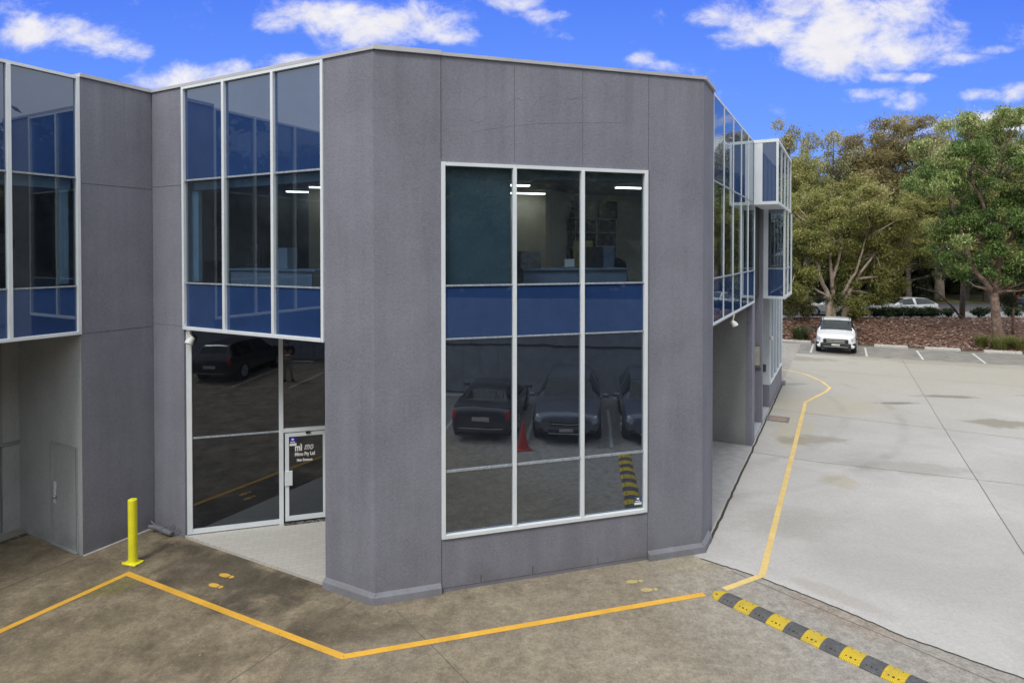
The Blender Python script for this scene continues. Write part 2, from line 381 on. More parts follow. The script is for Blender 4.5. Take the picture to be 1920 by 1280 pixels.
M_grass = speck('grass', [(.09, .14, .025), (.05, .085, .02), (.13, .15, .05)], 3)
M_earth = speck('forest_floor', [(.06, .05, .03), (.05, .07, .025), (.03, .028, .02)], 1.5)
M_asph = speck('asphalt', [(.055, .055, .06), (.07, .07, .075)], 6, .85, .2)
M_should = speck('pale_road', [(.20, .20, .22), (.25, .25, .26)], 5, .85, .2)
def paint(name, col, wear, under=(.2, .18, .15)):
    m, t, p = mat(name); g = G(t); tc = g.n('ShaderNodeTexCoord').outputs['Object']
    c = g.mix(g.mr(g.noise(tc, 2.2, 6, .7), .35, .7, 0, 1), tuple(x * .85 for x in col), tuple(min(1, x * 1.1) for x in col))
    c = g.mix(g.mr(g.noise(tc, 22, 5, .8), .60 - wear, .78 - wear, 0, .9), c, under)
    g.l(c, p.inputs['Base Color']); p.inputs['Roughness'].default_value = .7; return m
M_yline = paint('yellow_line_paint', (.80, .44, .05), .05, (.40, .26, .10))
M_yline2 = paint('faded_yellow_line_paint', (.74, .54, .20), .09, (.45, .40, .28))
M_foot = paint('orange_foot_paint', (.78, .46, .07), .0)
M_footf = paint('faded_foot_paint', (.52, .42, .19), .07, (.3, .27, .2))
M_wline = paint('white_line_paint', (.62, .62, .60), .08, (.3, .3, .28))
M_crack = simple('crack_filler', (.05, .048, .035), .9, 0, .5, 14)
M_crack2 = simple('saw_cut', (.12, .11, .095), .9, 0, .3, 9)

# ================================================================== SETTING
def structure(name, bm, m): return tag(build(name, bm, m), kind='structure')
bnd = [(3.15, 10.62), (3.23, 10.55), (4.03, 9.89), (4.73, 9.11), (5.35, 8.35), (6.26, 7.54), (20, -8.5)]
def kerb_y(x): return 35.96 - .432 * (x - 15.71)
far_c = K2 + eA * 28
b = BM(); sheet(b, bnd[::-1] + [(K2.x - .02, K2.y), (far_c.x, far_c.y), (-60, 60), (-60, -45), (20, -45)], 0); structure('forecourt', b, M_brown)
b = BM(); sheet(b, bnd + [(75, -8.5), (75, kerb_y(75)), (40, kerb_y(40)), (far_c.x - .3, kerb_y(far_c.x - .3)), (far_c.x, far_c.y), (K2.x - .02, K2.y)], 0); structure('concrete_pavement', b, M_light)
b = BM(); sheet(b, [(-900, -900), (900, -900), (900, 1500), (-900, 1500)], -.06); structure('ground', b, M_earth)
# mulched bank up to the road, verge, road, far verge
b = BM(); nx, ny = 100, 16; g_ = []
for i in range(nx + 1):
    x = 9 + i * .66; y0 = kerb_y(x) + .12; y1 = 40.6; row = []
    for j in range(ny + 1):
        tt = j / ny; y = y0 + (y1 - y0) * tt; h = .08 + .86 * (tt * tt * (3 - 2 * tt)) ** .9
        if 0 < j < ny: h += (math.sin(x * 2.3 + j) * .03 + math.sin(x * 5.1 - j * 1.7) * .02)
        row.append(b.verts.new((x, y, h)))
    g_.append(row)
for i in range(nx):
    for j in range(ny): b.faces.new((g_[i][j], g_[i + 1][j], g_[i + 1][j + 1], g_[i][j + 1]))
o = structure('garden_bank', b, M_mulch)
for p in o.data.polygons: p.use_smooth = True
def bank_z(x, y):
    y0 = kerb_y(x) + .12; tt = max(0, min(1, (y - y0) / (40.6 - y0))); return .08 + .86 * (tt * tt * (3 - 2 * tt)) ** .9
b = BM(); sheet(b, [(-30, 40.6, .94), (120, 40.6, .94), (120, 42.0, .73), (-30, 42.0, .73)], 0); structure('grass_verge', b, M_grass)
b = BM(); sheet(b, [(-60, 42.0), (160, 42.0), (160, 46.1), (-60, 46.1)], .72); structure('road_shoulder', b, M_should)
b = BM(); sheet(b, [(-60, 46.1), (160, 46.1), (160, 54.2), (-60, 54.2)], .72); structure('road', b, M_asph)
b = BM(); sheet(b, [(-60, 46.2), (160, 46.2), (160, 46.38), (-60, 46.38)], .726); structure('road_edge_line', b, M_wline)
b = BM(); sheet(b, [(-60, 54.2, .74), (160, 54.2, .74), (160, 59, 1.15), (-60, 59, 1.15)], 0); structure('far_grass_verge', b, speck('dry_verge', [(.10, .12, .03), (.13, .09, .055), (.05, .08, .02)], .6))
b = BM(); sheet(b, [(-60, 59, 1.15), (160, 59, 1.15), (160, 130, 2.5), (-60, 130, 2.5)], 0); structure('forest_floor', b, M_earth)

# painted lines (mitred strips)
def strip(bm, pts, w, z=.004):
    pts = [Vector((p[0], p[1], 0)) for p in pts]; A = []; B_ = []
    for i, p in enumerate(pts):
        d0 = (p - pts[i - 1]).normalized() if i else (pts[1] - p).normalized()
        d1 = (pts[i + 1] - p).normalized() if i < len(pts) - 1 else d0
        n0 = Vector((-d0.y, d0.x, 0)); n1 = Vector((-d1.y, d1.x, 0)); m_ = (n0 + n1).normalized(); k = w / 2 / max(.4, m_.dot(n0))
        A.append(bm.verts.new((*(p + m_ * k)[:2], z))); B_.append(bm.verts.new((*(p - m_ * k)[:2], z)))
    for i in range(len(pts) - 1): bm.faces.new((A[i], A[i + 1], B_[i + 1], B_[i]))
def dens(pts, k):
    out = []
    for a, c in zip(pts, pts[1:]): out += [(a[0] + (c[0] - a[0]) * t / k, a[1] + (c[1] - a[1]) * t / k) for t in range(k)]
    return out + [pts[-1]]
b = BM(); strip(b, [(-9.4, 4.2), (-7.0, 8.49), (-6.19, 10.02), (-2.15, 7.95), (2.95, 9.415)], .105); structure('painted_yellow_line', b, M_yline)
b = BM(); strip(b, [(3.30, 9.555), (4.05, 9.97), (9.89, 20.92), (10.2, 21.52), (11.76, 23.17), (12.25, 23.85), (12.50, 24.98), (12.55, 26.4), (12.23, 27.3), (11.6, 28.2)], .105)
structure('painted_faded_line', b, M_yline2)
b = BM()
for a, c in (((15.5, 32.15), (17.0, 34.95)), ((17.75, 31.0), (19.25, 33.8)), ((19.94, 30.07), (21.4, 32.8)), ((22.18, 29.06), (23.68, 31.9)), ((24.45, 28.1), (25.95, 30.9)), ((26.7, 27.1), (28.2, 29.9))):
    strip(b, [a, c], .09)
structure('parking_bay_lines', b, M_wline)
b = BM()
for pt in ((4.21, 4.17), (5.95, 5.70), (2.4, 2.5), (.65, 1.0), (-1.1, -.6), (-2.85, -2.15), (7.7, 7.2)):
    a = Vector((*pt, 0)); c = a + PK * 4.0; strip(b, [a[:2], c[:2]], .09)
structure('camera_side_bay_lines', b, M_wline)
def wobble(pts, k, amp):
    r_ = []
    for i, p in enumerate(dens(pts, k)): r_.append((p[0] + random.uniform(-amp, amp), p[1] + random.uniform(-amp, amp)))
    return r_
b = BM(); strip(b, wobble([(3.23, 10.53), (4.03, 9.87), (4.73, 9.11), (5.35, 8.35), (6.26, 7.54), (9.2, 4.1)], 14, .012), .03, .003); structure('pavement_crack', b, M_crack)
b = BM()
for pts in ([(-2.37, 9.22), (-3.42, 7.46), (-4.6, 5.5)], [(-1.65, 8.98), (-.5, 7.46), (.6, 6.0)], [(3.6, 10.1), (6.6, 6.6), (8.3, 4.8)]): strip(b, wobble(pts, 8, .003), .011, .003)
structure('slab_joints', b, M_crack2)
b = BM()
for pts in ([(8.2, 20.85), (12.73, 18.2), (17, 15.7)], [(19.07, 30.37), (12.73, 18.21), (8.7, 10.4), (7.6, 8.3)], [(6.2, 16.2), (7.6, 15.4), (11.49, 13.85), (14.5, 12.2)], [(13.2, 27.5), (22, 22.9)]): strip(b, wobble(pts, 8, .004), .015, .003)
structure('concrete_joints', b, M_crack2)
b = BM(); q0 = K2 + eA * .35 - eB * .06
strip(b, wobble([(q0.x, q0.y), tuple((K2 + eA * 6.6 - eB * .05)[:2]), tuple((K2 + eA * 15.4 - eB * .03)[:2])], 26, .012), .05, .003); structure('weedy_wall_joint', b, M_crack)
b = BM(); strip(b, [tuple((K0 - eA * 1.25 - eB * .0)[:2]), tuple((K0 - eA * 3.1)[:2]), tuple((K0 - eA * 8)[:2])], .03, .0035); structure('apron_joint', b, M_crack2)
# white sealant along the foot of the left wall
b = BM(); obox(b, K0, -eA, -eB, (.05, 1.25), (0, .018), (0, .02)); structure('white_wall_sealant', b, M_white)

# painted footprints
def foot(cx_, cy_, ang, sc, m, label):
    b = BM(); c, s = math.cos(R(ang)), math.sin(R(ang))
    def P(x, y): return (cx_ + (x * c - y * s) * sc, cy_ + (x * s + y * c) * sc, .005)
    sole = [P(.10 * math.cos(a) - .05, .052 * math.sin(a)) for a in np.linspace(.55, 2 * math.pi - .55, 18)]
    sole = sole[:]; sole[0] = P(.045, .035); sole[-1] = P(.03, -.04)
    b.faces.new([b.verts.new(p) for p in sole])
    heel = [P(.045 * math.cos(a) + .085, .038 * math.sin(a)) for a in np.linspace(-2.2, 2.2, 12)]
    b.faces.new([b.verts.new(p) for p in heel])
    return tag(build('painted_footprint', b, m), kind='structure')
foot(-4.55, 9.95, -22, 1.05, M_foot, ''); foot(-4.58, 9.65, -22, 1.0, M_foot, '')
foot(1.97, 9.78, 8, 1.0, M_footf, ''); foot(2.15, 9.54, 8, 1.0, M_footf, '')

# kerb pieces (white painted, worn)
kd = Vector((.918, -.3965, 0)); kn = Vector((.3965, .918, 0))
M_kerb = paint('worn_white_kerb', (.58, .57, .54), .10, (.20, .17, .13))
k0 = Vector((13.0, kerb_y(13.0), 0))
ks = [-1.0, 1.4, 4.5]
segs = [(.3, 4.45, 1), (4.6, 7.4, 0), (7.55, 9.15, 1), (9.3, 9.8, 0), (9.9, 11.5, 1), (11.6, 12.4, 0), (12.5, 14.1, 1), (14.2, 17, 0), (17.1, 19, 1), (19.1, 22, 0), (22.1, 24, 1), (24.1, 40, 0)]
b = BM()
obox(b, k0, kd, kn, (0, 40), (.02, .15), (-.02, .07)); structure('kerb', b, simple('dirty_kerb', (.17, .15, .12), .9, 0, .4, 3)); b = BM()
for a, c, w_ in segs:
    if w_: obox(b, k0, kd, kn, (a, c), (0, .17), (-.02, .13), .02)
structure('painted_kerb', b, M_kerb)

# ================================================================== BUILDING
TOP = 8.16
bld = thing('office_building', 'two storey grey rendered office building with blue glass panels wrapping its corner', 'building', tuple(K1))
def wall(name, rects, o, d, n, th=.22, m=M_wall, parent=None, label=None):
    b = BM()
    for s0, s1, z0, z1 in rects: obox(b, o, d, n, (s0, s1), (-th, 0), (z0, z1))
    return build(name, b, m, parent or bld, label=label)
# frames: B: o=K1,d=eB,n=-eA ; M: o=K1,d=eM,n=-nM ; C: o=K2,d=eA,n=-eB ; A: o=K0,d=-eA,n=-eB
nA_, nB_, nMo, nC_ = -eB, -eA, -nM, -eB
T1, T0 = 3.84, 0
LB, LM, LC = 5.34, 5.58, 15.5
wall('wall', [(0, .985, 0, TOP)], K1, eB, nB_); wall('wall', [(4.425, LB, 0, TOP)], K1, eB, nB_)
wall('wall', [(0, 1.0, 0, TOP), (1.0, 4.5, 0, .82), (1.0, 4.5, 6.56, TOP), (4.5, LM, 0, TOP)], K1, eM, nMo)
wall('wall', [(0, .93, 0, TOP)], K2, eA, nC_); wall('wall', [(6.6, 7.12, 0, 3.82), (7.0, 7.12, 3.82, TOP)], K2, eA, nC_)
wall('wall', [(10.95, LC, 0, .83), (15.3, LC, .83, TOP), (11.2, 15.3, 3.84, TOP)], K2, eA, nC_)
wall('wall', [(0, 1.25, 0, TOP)], K0, -eA, nA_)
# A wing beyond the picture
wall('wall', [(6.2, 8.0, 0, TOP), (8.0, 12.6, 5.2, 5.9), (8.0, 12.6, 0, .8), (12.6, 14.5, 0, TOP)], K0, -eA, nA_)
# interior shell: slabs, cores
fp = [K0 + eB * .3 - eA * 14.4, K0 - eA * 14.4 + eB * .24, K0 + eA * .2 + eB * .24, K0 + eA * .24, K1 + nM * .26, K2 + nM * .2 + eB * .16, K2 + eA * 15.4 + eB * .24, K2 + eA * 15.4 + eB * 9, K0 + eB * 9 + eA * 5, K0 + eB * 9 - eA * 14.4]
fp = fp[1:]
def slab(name, z0, z1, m):
    b = BM(); prism(b, [(p.x, p.y) for p in fp], z0, z1); return build(name, b, m, bld)
slab('roof', 7.9, 8.05, M_cop)
slab('ceiling', 6.58, 6.66, M_iceil)
slab('floor_slab', 3.79, 3.9, M_ifloor)
b = BM(); obox(b, K1, eM, nM, (-1.0, 6.9), (4.6, 4.7), (3.9, 6.58)); obox(b, K2, eA, eB, (1.5, 11), (3.6, 3.7), (3.9, 6.58))
build('office_partition', b, M_iwall, bld)
b = BM(); obox(b, K1, eB, eA, (2.6, 5.3), (3.2, 3.3), (3.9, 6.58)); obox(b, K0, -eA, eB, (-6, 14.2), (3.4, 3.5), (3.9, 6.58)); obox(b, K0, eA, eB, (.3, 3.2), (-.2, -.1), (3.9, 6.58))
build('dark_partition', b, simple('dark_partition_paint', (.15, .17, .18), .9), bld)
# dark sheet added behind the big window, standing for unlit rooms so reflections dominate
b = BM(); obox(b, K1, eM, nM, (.6, 4.9), (.6, .65), (.1, 3.79)); build('ground_floor_dark_screen', b, M_dark, bld)
# coping
b = BM()
obox(b, K1, eB, nB_, (-.03, LB), (-.26, .03), (TOP, TOP + .05)); obox(b, K1, eM, nMo, (0, 1.0), (-.26, .045), (TOP, TOP + .068)); obox(b, K1, eM, nMo, (1.0, LM + .02), (-.26, .03), (TOP, TOP + .05))
obox(b, K2, eA, nC_, (0, .93), (-.26, .045), (TOP - .001, TOP + .059)); obox(b, K0, -eA, nA_, (.0, 1.25), (-.26, .045), (TOP + .001, TOP + .061)); obox(b, K0, -eA, nA_, (6.2, 14.5), (-.26, .045), (TOP + .001, TOP + .061))
islands('coping', b, M_cop, bld)
# plinth ledges
b = BM()
def ledge(o, d, n, s0, s1):
    c = [o + d * s0 + n * 0, o + d * s1, ]
    pr = [(0, 0), (.075, 0), (.065, .10), (0, .15)]
    A = [b.verts.new(o + d * s0 + n * x + Z * z) for x, z in pr]; B2 = [b.verts.new(o + d * s1 + n * x + Z * z) for x, z in pr]
    for i in range(4): b.faces.new((A[i], A[(i + 1) % 4], B2[(i + 1) % 4], B2[i]))
    b.faces.new(A[::-1]); b.faces.new(B2)
ledge(K1, eB, nB_, -.03, .985); ledge(K1, eM, nMo, -.03, .99); ledge(K2, -eM, nMo, -.03, 1.06); ledge(K2, eA, nC_, -.03, .55)
islands('plinth', b, M_plinth, bld)
# control joints in the render
b = BM()
def jl(o, d, n, s, z0, z1, w=.008): obox(b, o, d, n, (s - w / 2, s + w / 2), (0, .002), (z0, z1))
jl(K1, eM, nMo, 1.0, 6.6, TOP, .012); jl(K1, eM, nMo, 1.0, 0.01, .8, .012); jl(K1, eM, nMo, 2.165, 6.6, TOP - .05, .004); jl(K1, eM, nMo, 3.32, 6.6, TOP - .02, .003); jl(K1, eM, nMo, 4.515, .02, .8, .008); jl(K1, eM, nMo, 4.515, 6.58, TOP, .006)
jl(K1, eM, nMo, 4.535, .8, 6.56, .004)
obox(b, K0, -eA, nA_, (.0, 1.22), (0, .002), (6.36, 6.37)); obox(b, K0, -eA, nA_, (.0, 1.22), (0, .002), (3.80, 3.81)); obox(b, K0, -eB, nB_, (0, .9), (0, .002), (6.40, 6.41)); obox(b, K0, -eB, nB_, (0, .9), (0, .002), (3.855, 3.86))
obox(b, K1, eM, nMo, (1.0, 4.5), (0, .003), (.055, .062)); jl(K1, eM, nMo, 1.62, .07, .18, .014); jl(K1, eM, nMo, 2.47, .07, .19, .014); jl(K1, eM, nMo, 3.6, .07, .17, .006)
jl(K0, -eB, nB_, .012, 0, TOP, .012)
islands('render_joint', b, M_joint, bld)
# ghost outline of a removed sign: faint raised script scars and an underline
b = BM()
def gp(px, py): # pixel in the photograph -> (s, z) on the M plane, linear fit
    return (1.0 + (px - 827) * .00895 + (px - 827) ** 2 * 2.0e-7 * 0, 8.22 - (py - 95 - (px - 827) * .055) * .00805)
def scar(pts, r_=.005):
    P_ = [K1 + eM * gp(*p)[0] - nMo * (r_ * .25) + Z * gp(*p)[1] for p in pts]; tube(b, P_, r_, 5)
scar([(882, 244), (905, 240), (940, 234), (985, 229), (1040, 226), (1080, 225), (1130, 223), (1165, 224)], .0045)
scar([(908, 181), (902, 176), (892, 182), (882, 195), (878, 210), (880, 222), (888, 227), (898, 224), (908, 214)])
scar([(945, 192), (955, 180), (963, 178), (972, 184)]); scar([(938, 215), (948, 196), (957, 186)], .003)
scar([(1010, 174), (1000, 180), (992, 192), (990, 205), (996, 213), (1004, 211)], .004); scar([(1012, 174), (1020, 172)], .003)
scar([(1050, 190), (1056, 177), (1064, 179), (1070, 176), (1082, 178), (1094, 172)], .005)
scar([(1106, 190), (1110, 178), (1114, 174)], .005); scar([(1156, 180), (1162, 172), (1170, 170)], .003); scar([(1128, 205), (1140, 180), (1150, 162)], .003)
build('sign_ghost_marks', b, M_wall, bld, smooth=True)

# ---- glazing
def glazing(name, o, d, n, s, z, mulls, rails, panes, fw=.055, depth=.09, off=0, label=None, thin=M_alu2, mw=.03, pr=.03):
    """s=(s0,s1) z=(z0,z1); mulls = s positions; rails = (z, thick) thin transoms; panes = list per row (z0,z1,mat,setback)"""
    b = BM()
    w_ = (off - depth + .03, off + pr)
    obox(b, o, d, n, (s[0], s[0] + fw), w_, z, .004); obox(b, o, d, n, (s[1] - fw, s[1]), w_, z, .004)
    obox(b, o, d, n, (s[0] + fw, s[1] - fw), (w_[0], w_[1] - .003), (z[1] - fw * .85, z[1])); obox(b, o, d, n, (s[0] + fw, s[1] - fw), (w_[0], w_[1] + .006), (z[0], z[0] + fw), .004)
    for q in mulls: obox(b, o, d, n, (q - mw, q + mw), (w_[0], w_[1] + .004), (z[0] + fw, z[1] - fw * .85), .004)
    f = build(name, b, M_alu, bld, label=label)
    edges = [s[0] + fw] + [x for q in mulls for x in (q - mw, q + mw)] + [s[1] - fw]
    if rails:
        b = BM()
        for zz, tk in rails:
            for i in range(0, len(edges), 2): obox(b, o, d, n, (edges[i], edges[i + 1]), (off - .05, off + .004), (zz - tk / 2, zz + tk / 2))
        islands('transom', b, thin, f)
    for z0, z1, m, sb in panes:
        for i in range(0, len(edges), 2):
            b = BM(); obox(b, o, d, n, (edges[i] - .004, edges[i + 1] + .004), (off - sb - .012, off - sb), (z0, z1))
            build('spandrel_panel' if m is M_span else 'pane', b, m, f)
    return f
# main corner window
win = glazing('window', K1, eM, nMo, (1.0, 4.5), (.82, 6.56), [2.165, 3.32], [(1.845, .035), (3.87, .022), (4.685, .026)],
        [(.87, 1.84, M_glasslow, .02), (1.85, 3.865, M_glasslow, .02), (3.875, 4.68, M_span, .02), (4.69, 6.515, M_glass, .02)], fw=.062)
# upper glazing of the entrance side
glazing('window', K1, eB, nB_, (.985, 4.425), (3.80, TOP), [2.10, 3.30], [(6.48, .03), (4.64, .025)],
        [(3.85, 4.635, M_span, .02), (4.645, 6.475, M_glass, .02), (6.485, TOP - .045, M_span, .02)])
# upper glazing of the left wing
glazing('window', K0, -eA, nA_, (1.25, 6.2), (3.80, TOP), [2.27, 3.4, 4.5], [(6.45, .03), (4.62, .025)],
        [(3.85, 4.615, M_span, .02), (4.625, 6.445, M_glass, .02), (6.455, TOP - .045, M_span, .02)])
glazing('window', K0, -eA, nA_, (8.0, 12.6), (5.9, TOP), [9.5, 11.0], [], [(5.95, TOP - .045, M_span, .02)])
glazing('window', K0, -eA, nA_, (8.0, 12.6), (0.8, 5.2), [9.5, 11.0], [], [(.85, 5.16, M_glasslow, .02)])
# upper glazing of the driveway side
glazing('window', K2, eA, nC_, (.93, 7.0), (3.82, TOP), [2.1, 3.3, 4.5, 5.7], [(6.53, .03), (4.70, .03)],
        [(3.87, 4.69, M_span, .008), (4.71, 6.52, M_glass, .008), (6.54, TOP - .045, M_span, .008)], fw=.05, mw=.018, pr=.002)
# inner window post and header seen through the panes (left wing)
b = BM(); obox(b, K0, -eA, nA_, (1.33, 1.47), (-.28, -.2), (4.66, 6.42)); obox(b, K0, -eA, nA_, (2.36, 2.44), (-.28, -.2), (4.66, 6.42)); obox(b, K0, -eA, nA_, (1.3, 6.1), (-.27, -.19), (6.26, 6.43))
obox(b, K1, eB, nB_, (1.03, 4.36), (-.24, -.17), (6.32, 6.46)); obox(b, K1, eB, nB_, (4.22, 4.44), (-.23, -.16), (4.66, 6.3))
build('inner_frame', b, simple('blue_grey_frame', (.22, .34, .45), .6), bld)
b = BM(); obox(b, K1, eM, nMo, (1.06, 4.44), (-.24, -.17), (6.38, 6.53)); build('window_header', b, simple('header', (.11, .16, .19), .7), bld)

# ---- entry porch under the B glazing
zB = 3.79
b = BM(); obox(b, K1, eB, nB_, (.985, 4.425), (-3.7, 0.0), (3.80, 3.84)); build('porch_soffit', b, M_soffit, bld)
E0 = K1 + eB * 4.40 + eA * .03
b = BM()
w_ = (-.06, .03)
obox(b, E0, eM, nMo, (0, .09), w_, (.07, 3.80), .004); obox(b, E0, eM, nMo, (.09, 1.57), (-.06, .028), (.07, .15)); obox(b, E0, eM, nMo, (1.57, 1.65), (-.06, .034), (.05, 3.80), .004)
obox(b, E0, eM, nMo, (1.65, 4.7), (-.06, .03), (1.79, 1.86)); obox(b, E0, eM, nMo, (2.44, 2.52), (-.06, .034), (.07, 1.79)); obox(b, E0, eM, nMo, (2.52, 4.7), (-.06, .028), (.07, .15)); obox(b, E0, eM, nMo, (3.4, 3.48), (-.06, .032), (.15, 1.79))
ef = build('entry_glazing_frame', b, M_alu, bld)
b = BM(); obox(b, E0, eM, nMo, (.09, 1.57), (-.05, .012), (1.80, 1.83)); build('transom', b, M_alu2, ef)
for s0, s1, z0, z1 in ((.09, 1.57, .15, 1.80), (.09, 1.57, 1.83, 3.8), (1.65, 4.7, 1.86, 3.8), (2.52, 3.4, .15, 1.79), (3.48, 4.7, .15, 1.79)):
    b = BM(); obox(b, E0, eM, nMo, (s0, s1), (-.02, -.008), (z0, z1)); build('pane', b, M_glassent, ef)
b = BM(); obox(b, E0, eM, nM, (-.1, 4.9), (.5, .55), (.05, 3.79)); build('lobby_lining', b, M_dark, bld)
# door leaf
b = BM(); D0, D1 = 1.675, 2.43
obox(b, E0, eM, nMo, (D0, D0 + .07), (-.03, .022), (.10, 1.77)); obox(b, E0, eM, nMo, (D1 - .07, D1), (-.03, .022), (.10, 1.77)); obox(b, E0, eM, nMo, (D0 + .07, D1 - .07), (-.03, .022), (.10, .19)); obox(b, E0, eM, nMo, (D0 + .07, D1 - .07), (-.03, .022), (1.70, 1.77))
door = build('door', b, M_alu, bld, label='glazed entry door with white company lettering')
b = BM(); obox(b, E0, eM, nMo, (D0 + .07, D1 - .07), (-.012, 0), (.19, 1.70)); build('door_pane', b, M_glassent, door)
b = BM(); obox(b, E0, eM, nMo, (D0 - .005, D0 + .135), (.022, .05), (.78, 1.06), .006); build('handle', b, M_alu, door)
b = BM(); obox(b, E0, eM, nMo, (2.05, 2.13), (.02, .05), (1.745, 1.785)); build('door_closer', b, M_black, door)
b = BM(); obox(b, E0, eM, nMo, (1.66, 2.46), (-.02, .10), (.052, .062)); build('door_mat', b, speck('rubber_mat', [(.03, .03, .03), (.3, .3, .28)], 60), bld)
def text(s, size, s0, z0, m, parent, shear=0, outline=False, off=0, name='lettering', o=E0, d=eM, n=nMo, out=.003, sx=1):
    cu = bpy.data.curves.new(name, 'FONT'); cu.body = s; cu.size = size; cu.shear = shear; cu.offset = off; cu.resolution_u = 4
    if outline: cu.fill_mode = 'NONE'; cu.bevel_depth = size * .028; cu.bevel_resolution = 0
    else: cu.extrude = .0008
    t = bpy.data.objects.new('tmp', cu); COL.objects.link(t); bpy.context.view_layer.update()
    me = bpy.data.meshes.new_from_object(t.evaluated_get(bpy.context.evaluated_depsgraph_get())); bpy.data.objects.remove(t)
    M4 = Matrix(((d.x * sx, 0, n.x, 0), (d.y * sx, 0, n.y, 0), (0, 1, 0, 0), (0, 0, 0, 1))); P_ = o + d * s0 + n * out + Z * z0
    M4.translation = P_; me.transform(M4); me.materials.clear()
    return link(name, me, m, parent)
M_letter = simple('white_vinyl', (.85, .85, .85), .5, 0, .02)
text('mì', .185, 1.85, 1.42, M_letter, door, off=.006, sx=.72)
text('mo', .185, 2.02, 1.43, M_letter, door, shear=.35, outline=True, sx=.66)
text('Mimo Pty Ltd', .095, 1.85, 1.32, M_letter, door, off=.003, sx=.70)
text('Main Entrance', .068, 1.885, 1.215, M_letter, door, off=.0025, sx=.72)
def sticker(o, d, n, s, z, w, h, parent, out=.004, top=True):
    b = BM(); obox(b, o, d, n, (s, s + w), (out - .002, out), (z + h * .28, z + h)); st = build('alarm_sticker', b, simple('sticker_blue', (.02, .02, .35) if top else (.05, .09, .17), .4), parent)
    b = BM(); obox(b, o, d, n, (s, s + w), (out - .002, out), (z, z + h * .28)); build('sticker_band', b, M_letter, st if st.parent is bld else parent)
    b = BM(); obox(b, o, d, n, (s + w * .32, s + w * .66), (out, out + .001), (z + h * .62, z + h * .82)); obox(b, o, d, n, (s + w * .12, s + w * .8), (out, out + .001), (z + h * .38, z + h * .47)); build('sticker_print', b, M_letter, st if st.parent is bld else parent)
sticker(E0, eM, nMo, D0 + .075, 1.52, .13, .17, door)
sticker(K1, eM, nMo, 4.28, .95, .13, .14, win, out=-.014, top=False)
# porch floor
b = BM()
pf = [K1 + eB * .985 + eA * .0, K1 + eB * 4.425, K1 + eB * 4.425 + eA * .03, E0 + eM * 4.75 + nM * .02, K1 + eB * .985 + eA * 3.4]
prism(b, [(p.x, p.y) for p in pf], 0, .05)
m, t, p = mat('cream_pavers'); g = G(t); tcn = g.n('ShaderNodeTexCoord').outputs['Object']
mp = g.n('ShaderNodeMapping'); mp.inputs['Rotation'].default_value = (0, 0, R(-15)); g.l(tcn, mp.inputs[0])
br = g.n('ShaderNodeTexBrick'); br.inputs['Scale'].default_value = 1; br.inputs['Brick Width'].default_value = .22; br.inputs['Row Height'].default_value = .11; br.inputs['Mortar Size'].default_value = .004; br.inputs['Mortar Smooth'].default_value = .3
br.inputs['Color1'].default_value = (.52, .51, .47, 1); br.inputs['Color2'].default_value = (.56, .55, .51, 1); br.inputs['Mortar'].default_value = (.40, .38, .34, 1); g.l(mp.outputs[0], br.inputs[0])
g.l(g.mix(g.mr(g.noise(tcn, 20, 4, .7), .4, .8, 0, .35), br.outputs[0], (.38, .36, .31)), p.inputs['Base Color']); p.inputs['Roughness'].default_value = .7
build('porch_floor', b, m, bld)
wall('porch_wall', [(.22, 3.5, 0, 3.8)], K1 + eB * .989, eA, eB, th=.1, m=M_wall2)
# lamps under the glazing
def lamp(o, d, n, s, w, z):
    p0 = o + d * s + n * w + Z * z
    b = BM(); tube(b, [p0, p0 - Z * .08], [.035, .02], 8); tube(b, [p0 - Z * .08, p0 - Z * .12 - d * .05], .012, 6)
    q = p0 - Z * .12 - d * .05; tube(b, [q, q - Z * .03 - n * .02, q - Z * .09 + n * .03, q - Z * .13 + n * .05], [.02, .055, .07, .072], 12)
    l_ = build('floodlight', b, M_white, bld, smooth=True)
    b = BM(); tube(b, [q - Z * .13 + n * .05, q - Z * .135 + n * .052], [.062, .05], 12); build('lamp_lens', b, simple('lens_glass', (.35, .35, .33), .2), l_)
lamp(K2, eA, nC_, 3.35, .0, 3.82); lamp(K1, eB, nB_, 4.30, -.02, 3.80)
# corner: downpipe stub lying at the foot of the wall + conduit box
b = BM(); c0 = K0 - eB * .12 - eA * .10
tube(b, [c0 + Z * .12 - eA * .08, c0 + Z * .10 + eB * -.15, c0 - eB * .42 + Z * .075, c0 - eB * .55 + Z * .07], [.035, .045, .05, .035], 10)
tube(b, [c0 + Z * .10 - eB * .12, c0 + eB * .02 - eA * .03 + Z * .2], .012, 6); tube(b, [c0 - eB * .42 + Z * .08, c0 - eB * .52 + Z * .22 + eA * .06], .012, 6); tube(b, [c0 - eB * .5 + Z * .07, c0 - eB * .68 + Z * .16 + eA * .05], .012, 6)
tube(b, [c0 - eB * .28 + Z * .085, c0 - eB * .33 + Z * .085], .06, 10)
tag(build('pipe_fitting', b, M_grey, smooth=True), 'grey painted pipe fitting with prongs lying in the inner corner of the wall', 'pipe')
